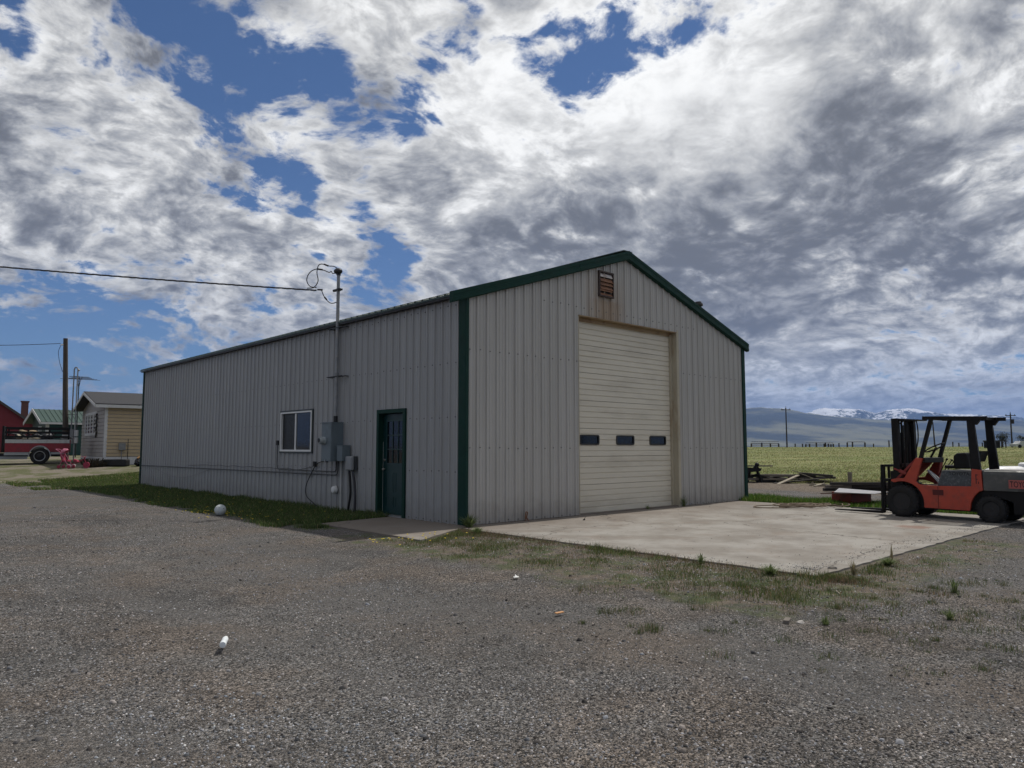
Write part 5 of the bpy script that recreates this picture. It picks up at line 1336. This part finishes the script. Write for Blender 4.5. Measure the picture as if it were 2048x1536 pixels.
# ------------------------------------------------------------------ small things in the yard
bl = mat('scuffed_white_ball', (.50, .54, .55), .55, var=.1, dirt=(.30, .31, .30), dscale=10)
bo = empty('ball', (-2.37, 5.29, -.005), 0, 'scuffed white ball lying in the shaded grass beside the shop', 'ball')
MB().ball((0, 0, .118), .118, 28, 18).build('shell', bl, bo, smooth=True)
for v_ in ((-.5, -.72, .45), (.2, -.9, .3), (-.85, -.2, .45)):
    d_ = Vector(v_).normalized(); MB().ball(Vector((0, 0, .118)) + d_ * .114, .010, 8, 6, (1, 1, 1)).build('dark_spot', M_dark, bo)
bt = empty('plastic_bottle', (-6.33, -5.02, .012), R(-28), 'small white plastic bottle lying on the open gravel', 'bottle')
M_bt = mat('white_bottle', (.72, .76, .78), .35, var=.05)
MB().lathe([(-.09, .012), (-.088, .021), (-.075, .023), (-.02, .022), (0, .019), (.02, .022), (.07, .022), (.085, .016)], (0, 0, .02), 'y', 20).build('body', M_bt, bt, smooth=True)
MB().lathe([(.086, .016), (.108, .016), (.109, .01)], (0, 0, .02), 'y', 16).build('cap', M_white, bt, smooth=True)
pc = empty('broken_board', (-2.66, -7.44, .0), R(20), 'broken grey wood chunk lying in the gravel before the pad corner', 'board')
MB().prism([(-.08, 0), (.07, .008), (.075, .03), (-.075, .035)], -.02, .025, 'y').build('splinter', M_old, pc)
o = MB().ball((0, 0, .008), .035, 8, 5, (1.3, .8, .45), .2).build('stone', mat('pale_stone', (.33, .31, .29), .9), loc=(-2.60, -7.52, 0)); tag(o, 'flat pale stone touching the broken wood chunk', 'stone')
o = MB().tube([(math.cos(a_) * .06, math.sin(a_) * .045, .012) for a_ in np.linspace(0, 6.283, 24)], .005, 6).build('wire_ring', M_dark, loc=(.16, -6.56, .022)); tag(o, 'small dark wire ring near the outer corner of the pad', 'ring')
o = MB().prism([(-.05, -.02), (.0, -.035), (.05, .01), (.01, .035), (-.03, .02)], .0, .004, 'z').add([(-.02, 0, .004), (.03, .01, .004), (.0, .02, .03)], [(0, 1, 2)]).build('paper_scrap', M_white, loc=(-2.89, -4.43, .015)); tag(o, 'crumpled white paper scrap at the edge of the weeds', 'paper')
o = MB().prism([(-.05, -.015), (.04, -.02), (.05, .015), (-.04, .02)], 0, .008, 'z').build('wood_chip', mat('orange_chip', (.48, .25, .11), .7), loc=(-3.81, -5.96, .012)); tag(o, 'orange brown wood chip lying alone on the gravel', 'wood chip')
for x_, y_, L_, az_, lb in ((-1.15, -7.2, .16, 40, 'thin pale stick lying in the gravel before the pad corner'), (-2.0, -7.9, .14, -70, 'short thin straw like stick standing off from the wood chunk')):
    o = MB().tube([(-L_ / 2, 0, .01), (L_ / 2, 0, .014)], .006, 5).build('stick', M_pale, loc=(x_, y_, 0)); o.rotation_euler = (0, 0, R(az_)); tag(o, lb, 'stick')

# ------------------------------------------------------------------ loose stones of the gravel yard
def stone_mat(name, rough=.9):
    m = bpy.data.materials.new(name); m.use_nodes = True; t = NT(m.node_tree); b = m.node_tree.nodes['Principled BSDF']
    a = t.new('ShaderNodeAttribute', attribute_name='tone'); t.l.new(a.outputs['Color'], b.inputs['Base Color'])
    b.inputs['Roughness'].default_value = rough; b.inputs['Specular IOR Level'].default_value = .25; return m
def in_yard(x, y):
    pad_ = (x > -.55) & (x < 9.5) & (y > -6.75) & (y < 1)
    shop_ = (x > -.1) & (y > -.1)
    return ~(pad_ | shop_)
def snoise(x, y, f, seed):
    r_ = np.random.default_rng(seed); v = np.zeros_like(x)
    for k in range(6):
        a = r_.uniform(0, 6.28); ff_ = f * r_.uniform(.6, 1.9); v += np.sin((x * math.cos(a) + y * math.sin(a)) * ff_ + r_.uniform(0, 6.28))
    return v / 6
NS = 170000
d_ = 3.0 + 15 * rng.random(NS) ** 1.35
q_ = rng.uniform(-.78, .78, NS)
sx_ = CAM.x + d_ * FWH.x + q_ * d_ * RTH.x; sy_ = CAM.y + d_ * FWH.y + q_ * d_ * RTH.y
keep = in_yard(sx_, sy_) & ~((snoise(sx_ * .62, sy_ * .12, 2.2, 77) > .22) & (rng.random(NS) < .6)) & ~((sx_ > -2.2) & (sy_ > 1.6)) & ~((sx_ > -1.9) & (sy_ > -1.2) & (sy_ < 2.4))
sx_, sy_, d_ = sx_[keep], sy_[keep], d_[keep]; NS = len(sx_)
rad = np.exp(rng.normal(math.log(.0050), .40, NS)); rad = np.clip(rad, .003, .030) * (1 + .03 * d_)
bigs = rng.random(NS) < .004; rad[bigs] = rng.uniform(.011, .026, bigs.sum())
rl = np.sqrt((sx_ - CAM.x) ** 2 + (sy_ - CAM.y) ** 2)
lz = (np.sin(sx_ * 1.7 + 1.3 * np.sin(sy_ * .9)) * np.sin(sy_ * 1.3 + sx_ * .4) * .012 + np.sin(sx_ * .5 - sy_ * .33) * .02 - .012) * (1 - sm(rl, 14, 26)) * sm(-sx_, 2.2, 3.6)
base_ = np.array([[1, 0, 0], [-.5, .87, 0], [-.5, -.87, 0], [.45, .5, .8], [-.65, .0, .75], [.3, -.62, .7]])
tri = np.array([[3, 4, 5], [0, 1, 3], [1, 4, 3], [1, 2, 4], [2, 5, 4], [2, 0, 5], [0, 3, 5]])
M_stones = stone_mat('gravel_stones')
def stones(name, sx_, sy_, sz_, rad):
    NS = len(sx_)
    jit = 1 + rng.uniform(-.3, .3, (NS, 6, 3))
    th = rng.uniform(0, 6.28, NS); c_, s_ = np.cos(th), np.sin(th)
    pv = base_[None] * jit
    pv[:, :, 2] *= rng.uniform(.45, .95, NS)[:, None]; pv[:, :, 1] *= rng.uniform(.55, 1, NS)[:, None]
    xx = pv[:, :, 0] * c_[:, None] - pv[:, :, 1] * s_[:, None]; yy = pv[:, :, 0] * s_[:, None] + pv[:, :, 1] * c_[:, None]
    xx = xx * rad[:, None] + sx_[:, None]; yy = yy * rad[:, None] + sy_[:, None]
    zz_ = pv[:, :, 2] * rad[:, None] + sz_[:, None] - .001
    verts = np.stack([xx, yy, zz_], -1).reshape(-1, 3)
    loops = (tri[None] + (np.arange(NS) * 6)[:, None, None]).reshape(-1)
    val = np.clip(np.exp(rng.normal(math.log(.120), .75, NS)), .022, .50)
    # patches of darker and browner stone
    pt = snoise(sx_, sy_, 1.3, 91) + .6 * snoise(sx_, sy_, 3.7, 92)
    val = np.where(rad > .0105, np.minimum(val, .24), val) * (1 + .35 * pt); hue = rng.uniform(-1, 1, NS) + .8 * snoise(sx_, sy_, .9, 93)
    cols = np.clip(np.stack([val * (1 + .09 * hue + .05), val * (1 - .01 * hue), val * (1 - .11 * hue)], -1), .01, .6)
    return tag(npmesh(name, verts, 3, loops, M_stones, np.repeat(cols, 6, 0)), kind='stuff')
stones('gravel', sx_, sy_, lz, rad)
# chips carried onto the slabs, thickest along their edges
e = rng.random(2600); lx_ = np.where(rng.random(2600) < .55, rng.uniform(-.38, 9.1, 2600), -.38 + np.abs(rng.normal(0, .25, 2600)))
ly_ = np.where(lx_ > -.1, -6.48 + np.abs(rng.normal(0, .22, 2600)), rng.uniform(-6.4, -.8, 2600)); wild = rng.random(2600) < .25
lx_ = np.where(wild, rng.uniform(-.3, 9, 2600), lx_); ly_ = np.where(wild, rng.uniform(-6.3, -.1, 2600), ly_)
stones('loose_chips', lx_, np.clip(ly_, -6.5, -.05), np.full(2600, .023), np.clip(np.exp(rng.normal(math.log(.0055), .4, 2600)), .003, .014))

# ------------------------------------------------------------------ grass, weeds and pasture tufts
GM = stone_mat('grass_blades', .8)
def translucent(m, f=.4):
    nt = m.node_tree; b = nt.nodes['Principled BSDF']; o = nt.nodes['Material Output']
    tl = nt.nodes.new('ShaderNodeBsdfTranslucent'); mx_ = nt.nodes.new('ShaderNodeMixShader'); mx_.inputs[0].default_value = f
    nt.links.new(b.inputs['Base Color'].links[0].from_socket, tl.inputs[0])
    nt.links.new(b.outputs[0], mx_.inputs[1]); nt.links.new(tl.outputs[0], mx_.inputs[2]); nt.links.new(mx_.outputs[0], o.inputs[0])
translucent(GM)
def blades(name, x, y, z, h, w_, lean, cols):
    n = len(x); th = rng.uniform(0, 6.28, n); ld = rng.uniform(0, 6.28, n)
    dx, dy = np.cos(th) * w_ / 2, np.sin(th) * w_ / 2
    lx, ly = np.cos(ld) * lean * h, np.sin(ld) * lean * h
    v = np.zeros((n, 5, 3))
    v[:, 0] = np.stack([x - dx, y - dy, z], -1); v[:, 1] = np.stack([x + dx, y + dy, z], -1)
    v[:, 2] = np.stack([x - dx * .8 + lx * .35, y - dy * .8 + ly * .35, z + h * .55], -1); v[:, 3] = np.stack([x + dx * .8 + lx * .35, y + dy * .8 + ly * .35, z + h * .55], -1)
    v[:, 4] = np.stack([x + lx, y + ly, z + h * np.sqrt(np.maximum(1 - lean ** 2, .1))], -1)
    tr_ = np.array([[0, 1, 3], [0, 3, 2], [2, 3, 4]])
    loops = (tr_[None] + (np.arange(n) * 5)[:, None, None]).reshape(-1)
    o = npmesh(name, v.reshape(-1, 3), 3, loops, GM, np.repeat(cols, 5, 0)); return tag(o, kind='stuff')
def gcol(n, green=.7, g=(.045, .085, .018), s=(.17, .145, .07), j=.35):
    m = (rng.random(n) < green)[:, None]; c = np.where(m, np.array(g), np.array(s)) * np.exp(rng.normal(0, j, (n, 1)))
    return np.clip(c * (1 + rng.uniform(-.12, .12, (n, 3))), .004, .6)
# the shaded verge beside the side wall
n = 150000; x = rng.uniform(-3.3, -.02, n); y = rng.uniform(1.7, 23, n) if False else 1.6 + 21.5 * rng.random(n) ** 1.25
edge = -2.25 - .35 * snoise(x, y, 1.1, 3) - .3 * snoise(x, y, 4, 4) - .35 * (y < 3.6) + np.clip(2.8 - y, 0, 1) * .5
k = (x > edge + rng.normal(0, .07, n)) & ~((x > -1.85) & (y < 2.42)); k &= (x > edge + .4) | (snoise(x, y, 5, 8) > -.15)
x, y = x[k], y[k]; n = len(x); near_wall = np.exp(-(-x) / .12)
h = rng.uniform(.035, .10, n) * (1 + .9 * near_wall) * (1 + .5 * snoise(x, y, 3, 5))
blades('grass_verge', x, y, gz(x, y) - .002, h, rng.uniform(.006, .012, n) * (1 + y * .03), rng.uniform(.1, .6, n), gcol(n, .84, (.078, .118, .038), (.18, .17, .085)))
# worn weeds in front of the pad
n = 90000; x = rng.uniform(-3.2, -.40, n); y = rng.uniform(-8.0, -.2, n)
x2 = rng.uniform(-.6, 4.4, 26000); y2 = -6.72 - np.abs(rng.normal(0, .28, 26000)); x = np.concatenate([x, x2]); y = np.concatenate([y, y2])
p1 = snoise(x, y, 3.2, 21) + .6 * snoise(x, y, 9, 22); n = len(x)
ed = np.minimum(np.minimum(x + 2.7 + .4 * snoise(x, y, 2, 9), 9), 9)
dens_ = np.clip((ed + .1) / .7, 0, 1) * np.where(x > -.4, .62, 1); closeness = np.exp(-np.abs(x + .5) / .28) + np.exp(-np.hypot(x + .3, y + .8) / .9)
k = rng.random(n) < dens_ * np.clip(.12 + .75 * p1 + .62 * closeness, .02, 1)
k &= ~((x > -.40) & (y > -6.7)); k &= ~((x > -1.85) & (y > -1.15) & (y > .7 * (x + .3) - .25))
x, y, p1 = x[k], y[k], p1[k]; n = len(x)
h = rng.uniform(.015, .05, n) * (1 + 1.1 * np.clip(p1, 0, 1)) * (1 + 1.0 * np.exp(-np.abs(x + .45) / .12))
blades('weed_cover', x, y, np.full(n, -.004), h, rng.uniform(.0035, .007, n), rng.uniform(.15, .75, n), np.where((p1 > .05)[:, None], gcol(n, .72, (.085, .115, .038), (.20, .16, .09), .25), gcol(n, .30, (.085, .10, .042), (.17, .125, .08), .25)))
# low tufts spread over the gravel
tx = rng.uniform(-4.2, 1.9, 170); ty = rng.uniform(-9.0, -6.0, 170); kk = (tx + ty < -7.2) & (tx - ty * .0 > -3.9) & ~((tx > -.5) & (ty > -6.8)); tx, ty = tx[kk], ty[kk]
n = len(tx) * 70; ci = np.repeat(np.arange(len(tx)), 70); sp_ = rng.uniform(.015, .085, len(tx)) * rng.uniform(.5, 1.2, len(tx))
x = tx[ci] + rng.normal(0, 1, n) * sp_[ci]; y = ty[ci] + rng.normal(0, 1, n) * sp_[ci]
blades('scattered_tufts', x, y, np.full(n, -.02), (rng.uniform(.02, .06, n) + sp_[ci] * .5) * rng.uniform(.6, 1.3, len(tx))[ci], rng.uniform(.002, .0045, n), rng.uniform(.1, .7, n), gcol(n, .72, (.070, .100, .036), (.17, .14, .08), .25))
# bright strip behind the pad
n = 52000; x = rng.uniform(9.25, 11.4, n); y = rng.uniform(-9, 4.5, n); k = x < 11.05 + .35 * snoise(x, y, 2, 31); x, y = x[k], y[k]; n = len(x)
blades('grass_strip', x, y, gz(x, y) - .002, rng.uniform(.05, .16, n) * (1.1 + .5 * snoise(x, y, 2.4, 33)), rng.uniform(.009, .016, n), rng.uniform(.1, .5, n), gcol(n, .9, (.075, .14, .022), (.19, .18, .08)))
# pasture
n = 120000; d = 29 + 150 * rng.random(n) ** 2.2; q = rng.uniform(.26, .74, n)
x = CAM.x + d * FWH.x + q * d * RTH.x; y = CAM.y + d * FWH.y + q * d * RTH.y; k = (x > 18.9 + .8 * snoise(x, y, .8, 41)) & ((snoise(x, y, .8, 42) + .5 * snoise(x, y, .25, 43)) > rng.uniform(-.9, .5, n)); x, y, d = x[k], y[k], d[k]; n = len(x)
blades('pasture_grass', x, y, gz(x, y) - .01, rng.uniform(.04, .11, n) * (1 + .3 * snoise(x, y, 1.3, 44)), .007 + .0005 * d, rng.uniform(.2, .8, n), gcol(n, .66, (.17, .19, .065), (.34, .31, .18), .2))
# lawn beyond the shop, left
n = 50000; x = rng.uniform(-3.4, 3.5, n); y = 18.5 + 6.5 * rng.random(n); k = (snoise(x, y, 1.1, 51) + .7 * (x > -2.2) > rng.uniform(-.2, .6, n)) & ((x < -.1) | (y > 19.3)); x, y = x[k], y[k]; n = len(x)
blades('lawn_grass', x, y, gz(x, y) - .002, rng.uniform(.04, .11, n), rng.uniform(.012, .022, n), rng.uniform(.1, .7, n), gcol(n, .72, (.075, .125, .025), (.22, .20, .11)))
# dandelions
n = 150; x = np.concatenate([rng.uniform(-2.6, -.3, 70), rng.normal(-2.35, .28, 50), rng.uniform(-2.6, -.9, 30)]); y = np.concatenate([rng.uniform(2.5, 17, 70), rng.normal(5.2, .6, 50), rng.uniform(-1.6, -.6, 30)])
mb = MB()
for a, b in zip(x, y):
    h = random.uniform(.03, .07); mb.lathe([(0, .014), (.006, .017), (.010, .006)], (a, b, float(gz(a, b)) + h), 'z', 6)
tag(mb.build('dandelions', mat('dandelion_yellow', (.55, .42, .03), .8)), kind='stuff')
# weeds that stand out one by one
def weed(x, y, z, H, spread, n_, label, seed, green=.8, w_=.006):
    r_ = random.Random(seed); mb = MB(); cs = []
    for k in range(n_):
        a = r_.uniform(0, 6.28); l = r_.uniform(.1, 1) * spread; h = H * r_.uniform(.45, 1) * (1 - .3 * l / max(spread, .01))
        p0 = Vector((r_.gauss(0, .012), r_.gauss(0, .012), 0)); p2 = Vector((math.cos(a) * l, math.sin(a) * l, h)); p1 = p0.lerp(p2, .5) + Vector((0, 0, h * .18)); t_ = Vector((-math.sin(a), math.cos(a), 0)) * w_ / 2
        mb.add([p0 - t_, p0 + t_, p1 + t_, p1 - t_, p2], [(0, 1, 2, 3), (3, 2, 4)])
    c_ = (.13, .17, .065) if green > .5 else (.22, .19, .11)
    wm = mat('weed_green' if green > .5 else 'weed_straw', c_, .8, var=.3, vscale=14)
    if 'Mix Shader' not in wm.node_tree.nodes: translucent(wm)
    o = mb.build('weed', wm, loc=(x, y, z)); return tag(o, label, 'weed')
weed(6.66, -.10, .02, .34, .22, 70, 'tuft of grass growing at the foot of the right door jamb', 1)
weed(5.35, -.02, .02, .14, .18, 40, 'small flat weed at the bottom edge of the overhead door', 2)
weed(9.45, -.10, .0, .26, .10, 30, 'thin weed at the foot of the far right corner trim', 3)
weed(-.10, -.22, .0, .30, .28, 150, 'leafy green weed clump at the base of the near corner trim', 4, w_=.014)
weed(-.52, -.95, .0, .14, .22, 110, 'low broad weed clump on the grass point beside the near corner', 14, w_=.012)
weed(-.55, -5.25, .0, .17, .13, 60, 'spiky grass tuft on the front edge of the pad', 5)
weed(-.62, -6.20, .0, .14, .20, 130, 'dense green weed clump near the outer pad corner', 6, w_=.009)
weed(.05, -6.85, .0, .22, .12, 40, 'dry pale grass tuft right of the outer pad corner', 7, .2)
weed(1.02, -6.85, .0, .13, .22, 120, 'low dark green weed clump on the right edge of the pad', 8, w_=.010)
weed(1.30, -6.80, .0, .32, .07, 16, 'tall thin seeding grass stems on the right edge of the pad', 9, .2, .005)
weed(-1.55, -8.30, -.01, .13, .10, 60, 'round green tuft alone in the gravel, nearest the right edge', 10)
weed(-.25, -7.95, -.01, .20, .10, 46, 'upright grey green weed alone in the gravel right of the pad corner', 11)
weed(-2.50, -7.68, -.01, .11, .08, 50, 'small green tuft growing beside the broken wood chunk', 12)
add_haze()
